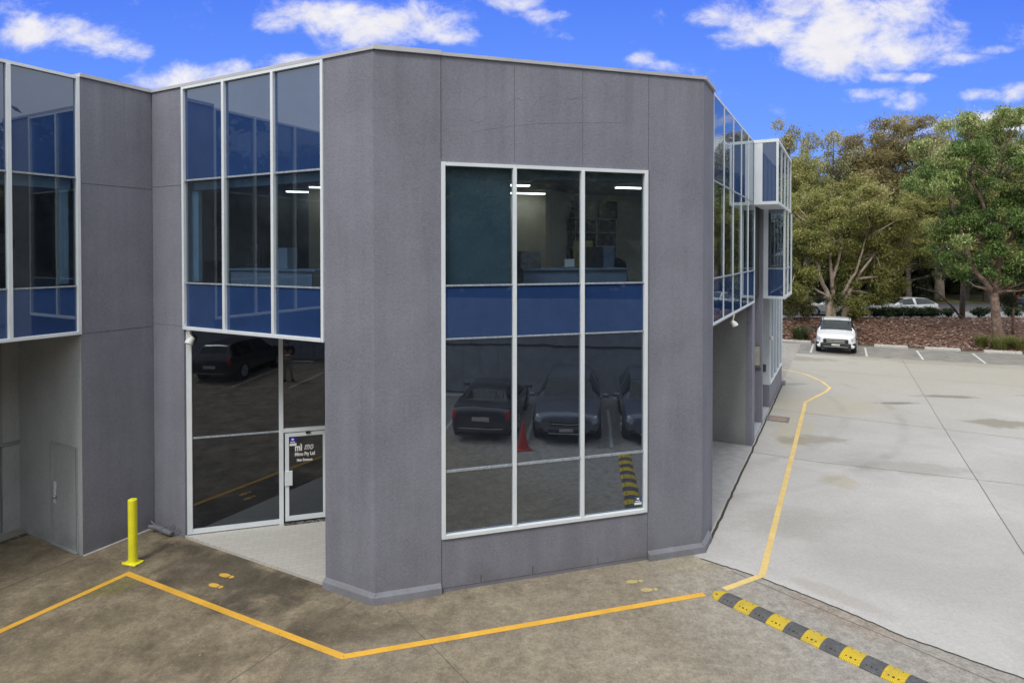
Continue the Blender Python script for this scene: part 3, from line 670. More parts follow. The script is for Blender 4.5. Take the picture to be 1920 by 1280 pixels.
# ---- recess under the left wing
r0 = K0 - eA * 1.254
wall('recess_wall', [(.004, .13, 0, 3.8), (.13, 1.0, 1.86, 3.8), (1.0, 2.1, 0, 3.8)], r0, eB, -eA, th=.0 + .2, m=M_rec)
b = BM(); obox(b, r0, eB, -eA, (.16, .97), (-.06, -.02), (.03, 1.83)); sdoor = build('utility_door', b, M_rec, bld)
b = BM(); obox(b, r0, eB, -eA, (.13, .16), (-.05, .012), (.02, 1.86)); obox(b, r0, eB, -eA, (.97, 1.0), (-.05, .012), (.02, 1.86)); obox(b, r0, eB, -eA, (.16, .97), (-.05, .012), (1.83, 1.86)); obox(b, r0, eB, -eA, (.16, .97), (-.05, .03), (0.005, .028)); build('door_frame', b, simple('door_frame_paint', (.33, .36, .37), .6), sdoor)
b = BM(); obox(b, r0, eB, -eA, (.87, .93), (-.02, -.006), (.99, 1.12)); obox(b, r0, eB, -eA, (.885, .945), (-.02, -.01), (.74, .98)); build('lock_plate', b, M_alu, sdoor)
b = BM(); kq = r0 + eB * .85 + eA * .01 + Z * .87; tube(b, [kq, kq - eA * .03, kq - eA * .055], [.018, .03, .022], 10); build('door_knob', b, M_steel, sdoor, smooth=True)
rb = r0 + eB * 2.1
b = BM(); obox(b, rb, -eA, -eB, (0, 6), (-.1, 0), (.0, .06)); obox(b, rb, -eA, -eB, (0, .27), (-.1, 0), (.06, 3.8)); obox(b, rb, -eA, -eB, (.27, 6), (-.1, 0), (3.6, 3.8)); build('recess_back_wall', b, M_rec, bld)
b = BM()
obox(b, rb, -eA, -eB, (.27, 6), (-.08, -.05), (.06, 1.66))
for i in range(24): obox(b, rb, -eA, -eB, (.30 + i * .25, .33 + i * .25), (-.05, -.015), (.06, 1.66))
obox(b, rb, -eA, -eB, (0, 6), (.0, .05), (1.66, 1.70)); build('ribbed_cladding', b, simple('ribbed_steel', (.27, .285, .30), .5, 0, .08), bld)
b = BM(); obox(b, rb, -eA, -eB, (.27, .33), (-.06, .02), (1.70, 3.6)); obox(b, rb, -eA, -eB, (1.5, 1.56), (-.06, .02), (1.70, 3.6)); obox(b, rb, -eA, -eB, (.33, 1.5), (-.06, .02), (2.78, 2.83)); rw = build('window', b, M_wall2, bld)
b = BM(); obox(b, rb, -eA, -eB, (.33, 6), (-.05, -.04), (1.70, 3.6)); build('pane', b, glass('teal_window_film', None, .07, (.16, .24, .27)), rw)
b = BM(); obox(b, rb, -eA, -eB, (.55, .68), (-.038, -.035), (2.46, 2.60)); build('paper_notice', b, M_letter, rw)
b = BM(); obox(b, r0, eB, -eA, (0, 2.1), (0, 6), (3.80, 3.84)); build('recess_soffit', b, M_soffit, bld)
b = BM(); obox(b, rb, -eA, -eB, (0, 6), (0.0, .22), (0, .05)); build('door_sill', b, simple('sill_concrete', (.30, .28, .24), .8), bld)
b = BM()
for i in range(40): obox(b, rb, -eA, -eB, (.02 + i * .15, .13 + i * .15), (.24, .34), (.003, .012))
build('drain_grate', b, M_joint, bld)
# ---- C side: porch, bay
wall('porch_wall', [(.16, 3.0, 0, 3.82)], K2 + eA * 6.596, eB, -eA, th=.15, m=M_wall2)
b = BM(); obox(b, K2, eA, eB, (.93, 6.6), (0, 3.0), (3.80, 3.84)); obox(b, K2, eA, eB, (7.12, 10.95), (0, 1.6), (6.48, 6.52)); build('porch_soffit', b, M_soffit, bld)
wall('porch_wall', [(0, 5.6, 0, 3.8)], K2 + eB * 3.0 + eA * .95, eA, -eB, th=.1, m=M_wall2)
wall('porch_wall', [(.2, 3.0, 0, 3.8)], K2 + eA * .93, eB, eA, th=.1, m=M_wall2)
b = BM(); sheet(b, [(p.x, p.y) for p in (K2 + eA * .93 - eB * .0, K2 + eA * 6.6, K2 + eA * 6.6 + eB * 3, K2 + eA * .93 + eB * 3)], .012); build('porch_floor', b, simple('porch_concrete', (.36, .36, .37), .8, 0, .12, 5, .3), bld)
b = BM(); prism(b, [(p.x, p.y) for p in (K2 + eA * 7.12, K2 + eA * 8.85, K2 + eA * 8.85 + eB * 1.5, K2 + eA * 7.12 + eB * 1.5)], 0, .10); prism(b, [(p.x, p.y) for p in (K2 + eA * 9.05, K2 + eA * 10.95, K2 + eA * 10.95 + eB * 1.5, K2 + eA * 9.05 + eB * 1.5)], 0, .1); build('landing', b, simple('landing_concrete', (.40, .42, .45), .7), bld)
wall('porch_wall', [(0, 1.6, 0, 6.5)], K2 + eA * 8.85, eB, -eA, th=.2, m=M_wall)
wall('porch_wall', [(7.12, 10.95, 0, 6.5)], K2 + eB * 1.5, eA, -eB, th=.1, m=M_wall)
wall('porch_wall', [(.004, 1.5, 0, .83), (.3, 1.5, .83, 6.5)], K2 + eA * 10.947, eB, -eA, th=.15, m=M_wall)
b = BM(); obox(b, K2 + eA * 10.94, eB, -eA, (-.005, .32), (-.05, .01), (.83, 3.84)); build('infill_panel', b, M_panelw, bld)
b = BM(); obox(b, K2 + eA * 8.85, eB, -eA, (.03, .32), (0, .10), (1.75, 2.45), .006); mb = build('meter_box', b, M_grey, bld)
b = BM(); obox(b, K2 + eA * 8.85, eB, -eA, (.06, .29), (.10, .112), (1.82, 2.38)); build('box_lid', b, simple('beige_lid', (.45, .44, .38), .5), mb)
# bay: upper box s 6.75..11.1 (z 6.5-8.16), lower box s 9.05..11.7 (z 3.85-6.5), projecting w
BW = .60; O2 = K2
b = BM()
obox(b, O2, eA, nC_, (6.75, 11.2), (-.02, BW + .01), (6.46, 6.54)); obox(b, O2, eA, nC_, (6.75, 11.2), (-.02, BW + .01), (8.10, 8.18)); obox(b, O2, eA, nC_, (6.75, 6.80), (BW - .05, BW + .005), (6.54, 8.10))
obox(b, O2, eA, nC_, (6.76, 6.79), (0, .21), (6.54, 8.10))
obox(b, O2, eA, nC_, (9.05, 11.7), (-.02, BW + .01), (3.80, 3.88)); obox(b, O2, eA, nC_, (9.05, 9.10), (BW - .05, BW + .005), (3.88, 6.46)); obox(b, O2, eA, nC_, (9.06, 9.09), (.0, .13), (3.88, 6.46)); obox(b, O2, eA, nC_, (11.65, 11.70), (BW - .05, BW + .005), (3.88, 6.46))
for q in (7.9, 9.0, 10.1): obox(b, O2, eA, nC_, (q - .02, q + .02), (BW - .045, BW + .002), (6.54, 8.10))
obox(b, O2, eA, nC_, (10.2, 10.26), (BW - .045, BW + .004), (3.88, 6.46)); obox(b, O2, eA, nC_, (11.14, 11.2), (BW - .05, BW + .005), (6.54, 8.10))
bay = build('bay_window', b, M_alu, bld)
def bpane(nm, s, w, z, m_):
    b = BM(); obox(b, O2, eA, nC_, s, w, z); build(nm, b, m_, bay)
bpane('spandrel_panel', (6.772, 6.782), (.21, BW - .05), (6.54, 8.10), M_span)
for a, c in ((6.80, 7.87), (7.93, 8.97), (9.03, 10.07), (10.13, 11.14)): bpane('spandrel_panel', (a, c), (BW - .03, BW - .02), (6.54, 8.10), M_span)
bpane('spandrel_panel', (9.072, 9.082), (.13, BW - .05), (3.88, 4.68), M_span); bpane('pane', (9.072, 9.082), (.13, BW - .05), (4.72, 6.46), M_glasslow)
for a, c in ((9.10, 10.2), (10.26, 11.65)): bpane('spandrel_panel', (a, c), (BW - .03, BW - .02), (3.88, 4.68), M_span); bpane('pane', (a, c), (BW - .03, BW - .02), (4.72, 6.46), M_glass)
b = BM(); obox(b, O2, eA, nC_, (9.07, 9.10), (.13, BW - .05), (4.68, 4.72)); obox(b, O2, eA, nC_, (9.10, 11.65), (BW - .04, BW - .012), (4.68, 4.72)); build('transom', b, M_alu2, bay)
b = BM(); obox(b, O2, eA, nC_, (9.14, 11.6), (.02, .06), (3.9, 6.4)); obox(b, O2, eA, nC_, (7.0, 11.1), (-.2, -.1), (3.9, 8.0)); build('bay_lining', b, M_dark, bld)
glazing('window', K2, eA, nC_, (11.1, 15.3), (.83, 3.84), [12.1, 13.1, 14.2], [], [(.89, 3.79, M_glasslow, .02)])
b = BM(); obox(b, K2, eA, eB, (11.1, 15.3), (.5, .55), (.1, 3.79)); build('ground_floor_dark_screen', b, M_dark, bld)  # dark sheet added behind the glass in place of unlit rooms
b = BM(); prism(b, [tuple((K2 + eA * s + nC_ * w)[:2]) for s, w in ((15.1, -.1), (15.55, -.1), (15.55, .14), (15.3, .12))], 0, .16); build('plinth', b, M_plinth, bld)
b = BM(); pp = K2 + eA * 10.9 + nC_ * .02 + Z * 2.38; tube(b, [pp, pp + nC_ * .05 - eA * .03, pp + nC_ * .09 - eA * .05], [.04, .07, .03], 10); build('wall_lamp', b, M_white, bld, smooth=True)
b = BM(); obox(b, K2 + eA * 10.94, eB, -eA, (.1, .2), (.01, .05), (1.27, 1.5)); build('switch_box', b, M_joint, bld)
# pit cover in the pavement
pit = thing('drain_pit', 'square drain pit cover with rusty centre beside the far pier of the building', 'drain', (8.33, 19.35, 0), -YAW)
b = BM(); 
for x0, x1, y0, y1 in ((-.32, .32, -.33, -.25), (-.32, .32, .25, .33), (-.32, -.24, -.25, .25), (.24, .32, -.25, .25)): box(b, (x0, x1), (y0, y1), (0, .012))
build('pit_frame', b, simple('pit_iron', (.16, .16, .17), .7, 0, .3, 12), pit, local=True)
b = BM(); box(b, (-.24, .24), (-.25, .25), (0, .008)); build('pit_lid', b, simple('rusty_concrete', (.30, .22, .17), .8, 0, .2, 20), pit, local=True)

# ---- office contents
def P_M(s, w): return K1 + eM * s + nM * w
def mthing(name, label, cat, s, w, z, group=None):
    q = P_M(s, w); return thing(name, label, cat, (q.x, q.y, z), math.atan2(eM.y, eM.x), group)
lit = None
lts = [(3.0, 4.2, 4.2, 'second row from the window, seen in the middle pane'), (2.4, 3.3, 2.62, 'at the left of the middle pane'), (3.9, 4.6, 1.2, 'nearest the glass, top of the right pane'), (5.1, 6.0, 2.4, 'above the right pane corner'), (1.2, 2.2, 3.3, 'added deep behind the blind to brighten the office')]  # the strip behind the blind is added for more room light
for s0, s1, w, txt in lts:
    t_ = mthing('ceiling_light', 'glowing fluorescent ceiling light strip ' + txt, 'ceiling light', (s0 + s1) / 2, w, 6.52, 'fluorescent lights on the upstairs office ceiling')
    b = BM(); h = (s1 - s0) / 2; box(b, (-h, h), (-.09, .09), (.02, .06)); build('light_tray', b, M_white, t_, local=True)
    b = BM(); box(b, (-h + .02, h - .02), (-.07, .07), (0, .02)); build('light_diffuser', b, M_tube, t_, local=True)
M_tube2 = emis('bright_tube', (1, .98, .88), 3.2)
for s_, w_q, L_, txt in ((3.3, 2.6, .5, 'at the right pane above the entrance'), (4.6, 2.9, .3, 'added to brighten the room behind the middle pane above the entrance')):  # the middle pane strip is added to brighten the desks
    q = K1 + eB * s_ + eA * w_q; t_ = thing('ceiling_light', 'glowing fluorescent ceiling light strip ' + txt, 'ceiling light', (q.x, q.y, 6.52), math.atan2(eM.y, eM.x), 'fluorescent lights on the upstairs office ceiling')
    b = BM(); box(b, (-L_, L_), (-.09, .09), (.02, .06)); build('light_tray', b, M_white, t_, local=True)
    b = BM(); box(b, (-L_ + .02, L_ - .02), (-.07, .07), (0, .02)); build('light_diffuser', b, M_tube2, t_, local=True)
q = K0 - eA * 4.5 + eB * 1.6; t_ = thing('ceiling_light', 'glowing fluorescent ceiling light strip added to brighten the inside of the left wing', 'ceiling light', (q.x, q.y, 6.52), math.atan2(eA.y, eA.x), 'fluorescent lights on the upstairs office ceiling')  # strip added to brighten the wing interior
b = BM(); box(b, (-.6, .6), (-.09, .09), (.02, .06)); build('light_tray', b, M_white, t_, local=True)
b = BM(); box(b, (-.58, .58), (-.07, .07), (0, .02)); build('light_diffuser', b, M_tube2, t_, local=True)
sh = mthing('bookshelf', 'pale open bookshelf filled with dark folders against the upstairs office wall', 'bookshelf', 5.25, 4.4, 3.9)
b = BM()
for zz in (.0, .35, .7, 1.05, 1.4, 1.75, 2.08): box(b, (-.8, .8), (-.15, .15), (zz, zz + .02))
for xx in (-.8, -.27, .27, .78): box(b, (xx, xx + .02), (-.147, .147), (.02, 2.08))
build('shelf_frame', b, simple('pale_shelf', (.5, .48, .42), .6), sh, local=True)
b = BM()
for zz in (.02, .37, .72, 1.07, 1.42, 1.77):
    x = -.77
    while x < .74:
        w2 = random.uniform(.03, .07)
        if random.random() < .8: box(b, (x, x + w2 - .004), (-.12, .1), (zz, zz + random.uniform(.2, .3)))
        x += w2
build('folders', b, speck('folder_spines', [(.10, .04, .05), (.03, .04, .07), (.12, .11, .1)], 9), sh, local=True)
dk = mthing('office_desk', 'pale blue grey office desk with a split front panel standing behind the upstairs corner window', 'desk', 3.55, 1.1, 3.9)
b = BM(); box(b, (-1.0, 1.0), (-.35, .4), (.98, 1.01)); build('desk_top', b, M_desk, dk, local=True)
b = BM(); box(b, (-.98, .02), (-.31, -.29), (.02, .98)); box(b, (.035, .98), (-.31, -.29), (.02, .98)); box(b, (-.98, -.96), (-.29, .38), (.02, .98)); box(b, (.96, .98), (-.29, .38), (.02, .98)); build('desk_panel', b, M_desk, dk, local=True)
def small(name, label, cat, s, w, z, xs, ys, zs, m_, rz=0):
    q = P_M(s, w); b = BM(); box(b, xs, ys, zs, .006)
    o_ = build(name, b, m_); o_.location = (q.x, q.y, z); o_.rotation_euler = (0, 0, math.atan2(eM.y, eM.x) + rz); return tag(o_, label, cat)
small('computer_tower', 'black computer tower standing on the desk by the right pane', 'computer', 4.05, 1.15, 4.912, (-.1, .1), (-.15, .15), (0, .38), M_black)
small('storage_box', 'pale grey storage box next to the black computer tower', 'box', 4.3, 1.2, 4.912, (-.11, .11), (-.15, .15), (0, .4), M_desk)
small('tablet', 'small bright white tablet leaning on the middle of the desk', 'tablet', 3.46, .9, 4.912, (-.09, .09), (-.02, .02), (.02, .16), M_white)
small('notice_board', 'yellow printed calendar leaning behind the computer tower', 'calendar', 4.15, 1.9, 4.912, (-.2, .2), (-.02, .02), (0, .5), speck('yellow_print', [(.45, .42, .12), (.3, .3, .2)], 12))
pc = mthing('framed_picture', 'framed picture leaning on top of the bookshelf, right end', 'picture', 5.9, 4.45, 6.0)
b = BM(); box(b, (-.25, .25), (-.02, .02), (0, .03)); box(b, (-.25, .25), (-.02, .02), (.39, .42)); box(b, (-.25, -.22), (-.02, .02), (.03, .39)); box(b, (.22, .25), (-.02, .02), (.03, .39)); build('picture_frame', b, M_black, pc, local=True)
b = BM(); box(b, (-.22, .22), (-.005, .01), (.03, .39)); build('picture_print', b, speck('print', [(.2, .2, .16), (.1, .1, .09)], 5), pc, local=True)
pl = mthing('potted_plant', 'small bushy pot plant on top of the bookshelf', 'plant', 4.95, 4.45, 6.0)
b = BM(); tube(b, [(0, 0, 0), (0, 0, .14)], [.07, .09], 10); build('plant_pot', b, M_black, pl, local=True)
b = BM()
for i in range(90):
    a = random.uniform(0, 6.28); r_ = random.uniform(.02, .2); c = Vector((math.cos(a) * r_, math.sin(a) * r_ * .7, .16 + random.uniform(0, .26))); d_ = Vector((random.gauss(0, 1), random.gauss(0, 1), random.gauss(0, 1))).normalized() * .05; e_ = d_.cross(Z).normalized() * .02
    b.faces.new([b.verts.new(c + k) for k in (d_, e_, -d_, -e_)])
build('plant_leaves', b, simple('pot_leaves', (.04, .07, .03)), pl, local=True)
def office_chair(s, w, rz, label):
    q = P_M(s, w); c_ = thing('office_chair', label, 'chair', (q.x, q.y, 3.9), rz, 'office chairs upstairs')
    b = BM(); box(b, (-.25, .25), (-.25, .22), (.48, .56), .02); build('seat', b, M_black, c_, local=True)
    b = BM(); 
    vs = []
    for i in range(7):
        a = -1 + i / 3
        for k, zz in enumerate((.62, .8, 1.0, 1.12)): vs.append(b.verts.new((a * .25 * (1 - .12 * k * k / 4), .24 - .06 * a * a, zz + (.08 * (1 - a * a) if k == 3 else 0))))
    for i in range(6):
        for k in range(3): b.faces.new((vs[i * 4 + k], vs[i * 4 + 4 + k], vs[i * 4 + 5 + k], vs[i * 4 + 1 + k]))
    bmesh.ops.solidify(b, geom=b.faces[:], thickness=.05); build('backrest', b, M_black, c_, local=True)
    b = BM(); tube(b, [(0, 0, .08), (0, 0, .48)], .025, 8)
    for i in range(5): a = i * 1.257; tube(b, [(0, 0, .1), (math.cos(a) * .28, math.sin(a) * .28, .05)], [.025, .018], 6)
    tube(b, [(0, .2, .5), (0, .27, .75)], .015, 6); build('chair_base', b, M_black, c_, local=True)
office_chair(3.1, 2.0, .6, 'black office chair behind the middle of the corner desk'); office_chair(4.75, 1.3, 2.2, 'black office chair turned sideways at the right end of the corner desk')
# paper stack on left of desk
small('paper_stack', 'upright row of pale magazine files at the left end of the desk', 'files', 2.75, 1.0, 4.912, (-.2, .17), (-.12, .12), (0, .3), speck('magazines', [(.32, .3, .24), (.18, .17, .15)], 30))
# roller blind behind the left pane
b = BM(); obox(b, K1, eM, nM, (1.07, 2.13), (.10, .105), (4.70, 6.5)); tag(build('roller_blind', b, M_blind), 'teal green roller blind pulled down behind the upper left pane of the corner window', 'blind')
# B room: desk, monitor boxes, chair back
qd = K1 + eB * 2.95 + eA * 1.0
d2 = thing('office_desk', 'long pale office desk behind the upstairs glazing above the entrance', 'desk', (qd.x, qd.y, 3.9), math.atan2(-eB.y, -eB.x))
b = BM(); box(b, (-1.1, 1.1), (-.35, .35), (.96, .99)); build('desk_top', b, M_desk, d2, local=True)
b = BM(); box(b, (-1.08, -.02), (-.32, -.3), (.02, .96)); box(b, (.0, 1.0), (-.32, -.3), (.02, .96)); build('desk_panel', b, M_desk, d2, local=True)
def smallB(name, label, cat, s, w, z, xs, ys, zs, m_):
    q = K1 + eB * s + eA * w; b = BM(); box(b, xs, ys, zs, .006); o_ = build(name, b, m_); o_.location = (q.x, q.y, z); o_.rotation_euler = (0, 0, math.atan2(-eB.y, -eB.x)); tag(o_, label, cat)
smallB('monitor', 'black computer screen seen in the middle pane above the entrance', 'monitor', 3.75, 1.0, 4.892, (-.16, .16), (-.02, .02), (.08, .4), M_black)
smallB('document_box', 'pale box on the desk in the right pane above the entrance', 'box', 2.85, .95, 4.892, (-.14, .14), (-.12, .12), (0, .38), M_desk)
qc = K1 + eB * 4.45 + eA * .9
office_chair_obj = None
def chairB():
    c_ = thing('office_chair', 'round backed office chair in the left pane above the entrance', 'chair', (qc.x, qc.y, 3.95), math.atan2(-eB.y, -eB.x) + 3.1, 'office chairs upstairs')
    b = BM(); box(b, (-.3, .3), (-.25, .25), (.45, .55), .03); build('seat', b, M_black, c_, local=True)
    b = BM(); box(b, (-.33, .33), (.2, .28), (.5, 1.08), .05); build('backrest', b, M_black, c_, local=True)
    b = BM(); tube(b, [(0, 0, 0), (0, 0, .45)], .03, 8); build('chair_base', b, M_black, c_, local=True)
chairB()
# round wall clock in the left wing
qk = K0 - eA * 1.75 + eB * 1.6; ck = thing('wall_clock', 'dark round wall clock seen through the left wing window', 'clock', (qk.x, qk.y, 5.35))
b = BM(); tube(b, [qk + Z * 5.35, qk + Z * 5.35 - eB * .04], .23, 20); build('clock_body', b, M_black, ck)
b = BM(); tube(b, [qk + Z * 5.35 - eB * .042, qk + Z * 5.35 - eB * .045], .18, 20); build('clock_face', b, simple('clock_grey', (.12, .12, .12), .5), ck)

# ================================================================== STREET FURNITURE
bo = thing('bollard', 'bright yellow steel bollard on a square base plate beside the left wall', 'bollard', (-6.32, 10.38, 0), -YAW + .2)
b = BM(); tube(b, [(0, 0, .012), (0, 0, 1.06), (0, 0, 1.068)], [.07, .07, .062], 24); build('post', b, M_yellow, bo, local=True, smooth=True)
b = BM(); box(b, (-.14, .14), (-.1, .1), (0, .014), .003); build('base_plate', b, M_yellow, bo, local=True)
b = BM(); tube(b, [(0, 0, 1.068), (0, 0, 1.078), (0, 0, 1.09)], [.02, .02, .006], 8); build('cap_knob', b, M_yellow, bo, local=True)
b = BM()
for x in (-.14, .14):
    for y in (-.07, .07): tube(b, [(x, y, .014), (x, y, .026)], .012, 6)
build('anchor_bolts', b, M_yellow, bo, local=True)

# speed bump
def bump_mat(name, col, dirt_veil):
    m, t, p = mat(name); g = G(t); tcn = g.n('ShaderNodeTexCoord').outputs['Object']
    sp_ = g.n('ShaderNodeSeparateXYZ'); g.l(tcn, sp_.inputs[0])
    ax = g.math('ABSOLUTE', g.math('SUBTRACT', g.math('PINGPONG', sp_.outputs[0], .25), .125))
    w_ = g.math('SINE', g.math('MULTIPLY', g.math('ADD', ax, g.math('ABSOLUTE', sp_.outputs[1])), 200.0))
    g.bump(w_, .9, .006, p)
    c = g.mix(g.mr(w_, -1, 1, .55, 0), col, tuple(x * .35 for x in col))  # shading of the grooves between ribs put into the colour
    c = g.mix(g.mr(g.noise(tcn, 9, 5, .7), .45, .75, 0, .65), c, dirt_veil); c = g.mix(g.mr(g.noise(tcn, 2.5, 4, .7), .5, .7, 0, .35), c, (.2, .18, .14)); g.l(c, p.inputs['Base Color']); p.inputs['Roughness'].default_value = .65; return m
M_by = bump_mat('yellow_rubber', (.95, .68, .035), (.6, .45, .1)); M_bk = bump_mat('black_rubber', (.14, .143, .155), (.22, .215, .21))
bdir = Vector((.655, -.7556, 0)); st0 = Vector((3.20, 9.345, 0)) 
sb = thing('speed_bump', 'yellow and black rubber speed bump bolted across the forecourt', 'speed bump', tuple(st0), math.atan2(bdir.y, bdir.x))
prof = [(-.165, 0), (-.165, .012), (-.14, .024), (-.10, .038), (-.05, .047), (0, .05), (.05, .047), (.10, .038), (.14, .024), (.165, .012), (.165, 0)]
def module(x0, x1, m_, nm='rubber_module'):
    b = BM(); A = [b.verts.new((x0, y, z)) for y, z in prof]; C = [b.verts.new((x1, y, z)) for y, z in prof]
    for i in range(len(prof) - 1): b.faces.new((A[i], A[i + 1], C[i + 1], C[i]))
    b.faces.new(A[::-1]); b.faces.new(C)
    o_ = build(nm, b, m_, sb, local=True)
    b = BM()
    for q in (-.055, 0, .055):
        tube(b, [((x0 + x1) / 2 + q, -.10, .036), ((x0 + x1) / 2 + q, -.10, .042)], .010 if q else .014, 8)
    for q in (-.05, .05): tube(b, [((x0 + x1) / 2 + q, .09, .038), ((x0 + x1) / 2 + q, .09, .043)], .008, 6)
    build('bolts', b, M_rubber if m_ is M_by else simple('bolt_dark', (.02, .02, .02), .5), o_, local=True)
b = BM(); rings = []
for i in range(9):
    a = i / 8 * math.pi / 2; sc = math.cos(a); x = -.165 * math.sin(a)
    rings.append([b.verts.new((x + .02, y * max(sc, .02), z * (max(sc, .25) ** .6))) for y, z in prof])
for A, C in zip(rings, rings[1:]):
    for i in range(len(prof) - 1): b.faces.new((A[i], C[i], C[i + 1], A[i + 1]))
b.faces.new(rings[0]); b.faces.new(rings[-1][::-1])
ec = build('end_cap', b, M_by, sb, local=True, smooth=True); b = BM(); tube(b, [(-.06, -.06, .036), (-.06, -.06, .044)], .014, 8); build('bolts', b, M_rubber, ec, local=True)
x = .02
for i in range(17):
    module(x + .0015, x + .2425, M_bk if i % 2 == 0 else M_by); x += .244
# ================================================================== CARS
def carpaint(name, col, metal=0.0):
    m, t, p = mat(name); g = G(t); tcn = g.n('ShaderNodeTexCoord').outputs['Object']
    g.l(g.mix(g.mr(g.noise(tcn, 1.5, 5, .6), .35, .75, 0, .25), col, tuple(c * .8 for c in col)), p.inputs['Base Color'])
    p.inputs['Metallic'].default_value = metal; p.inputs['Roughness'].default_value = .28; p.inputs['Coat Weight'].default_value = .7; p.inputs['Coat Roughness'].default_value = .06; return m
M_tail = simple('red_lens', (.45, .01, .015), .25); M_lamp = simple('clear_lens', (.5, .52, .55), .12, .3); M_chrome = simple('chrome', (.7, .7, .72), .15, .9, .02)
M_plate = simple('number_plate', (.6, .6, .55), .5); M_trim = simple('dark_trim', (.03, .03, .033), .5); M_carint = simple('car_cabin', (.03, .03, .032), .8)
SPEC = {
 'hatch': dict(st=[(2.12,.56,.60,.64,.5),(2.0,.78,.72,.76,.62),(1.35,.86,.87,.93,.66),(.98,.87,.93,1.0,.68),(.22,.875,.95,1.41,.56),(-.65,.875,.97,1.48,.57),(-1.45,.86,1.0,1.42,.54),(-1.98,.80,.98,1.05,.62),(-2.12,.70,.80,.84,.55)], ws=(3,4), rw=(6,7), side=(3.35,6.55), pil=[4.75], wheels=(1.32,-1.27), r=.31),
 'suv': dict(st=[(2.25,.66,.72,.78,.5),(2.12,.86,.86,.92,.66),(1.4,.93,1.02,1.09,.72),(1.1,.94,1.06,1.14,.74),(.45,.94,1.08,1.62,.62),(-.6,.94,1.1,1.68,.63),(-1.75,.93,1.12,1.62,.6),(-2.15,.88,1.1,1.16,.7),(-2.27,.80,.9,.94,.6)], ws=(3,4), rw=(6,7), side=(3.4,6.6), pil=[4.9,5.7], wheels=(1.4,-1.38), r=.36),
 'sedan': dict(st=[(2.3,.60,.60,.64,.5),(2.15,.82,.74,.78,.62),(1.4,.89,.90,.95,.68),(1.0,.9,.95,1.01,.7),(.25,.9,.96,1.38,.56),(-.7,.9,.98,1.43,.57),(-1.15,.9,1.0,1.36,.56),(-1.75,.88,1.0,1.07,.66),(-2.25,.82,.96,1.02,.66),(-2.36,.72,.8,.84,.6)], ws=(3,4), rw=(6,7), side=(3.4,6.6), pil=[4.9], wheels=(1.4,-1.4), r=.33),
 'ute': dict(st=[(2.6,.70,.84,.92,.5),(2.46,.88,1.0,1.08,.7),(1.65,.93,1.13,1.21,.78),(1.3,.93,1.16,1.25,.76),(.72,.93,1.18,1.78,.68),(-.2,.93,1.2,1.84,.70),(-.85,.93,1.2,1.80,.67),(-1.0,.93,1.2,1.28,.8),(-2.45,.92,1.2,1.28,.8),(-2.6,.9,1.1,1.15,.8)], ws=(3,4), rw=(6,7), side=(3.4,6.4), pil=[5.0], wheels=(1.65,-1.55), r=.4),
}
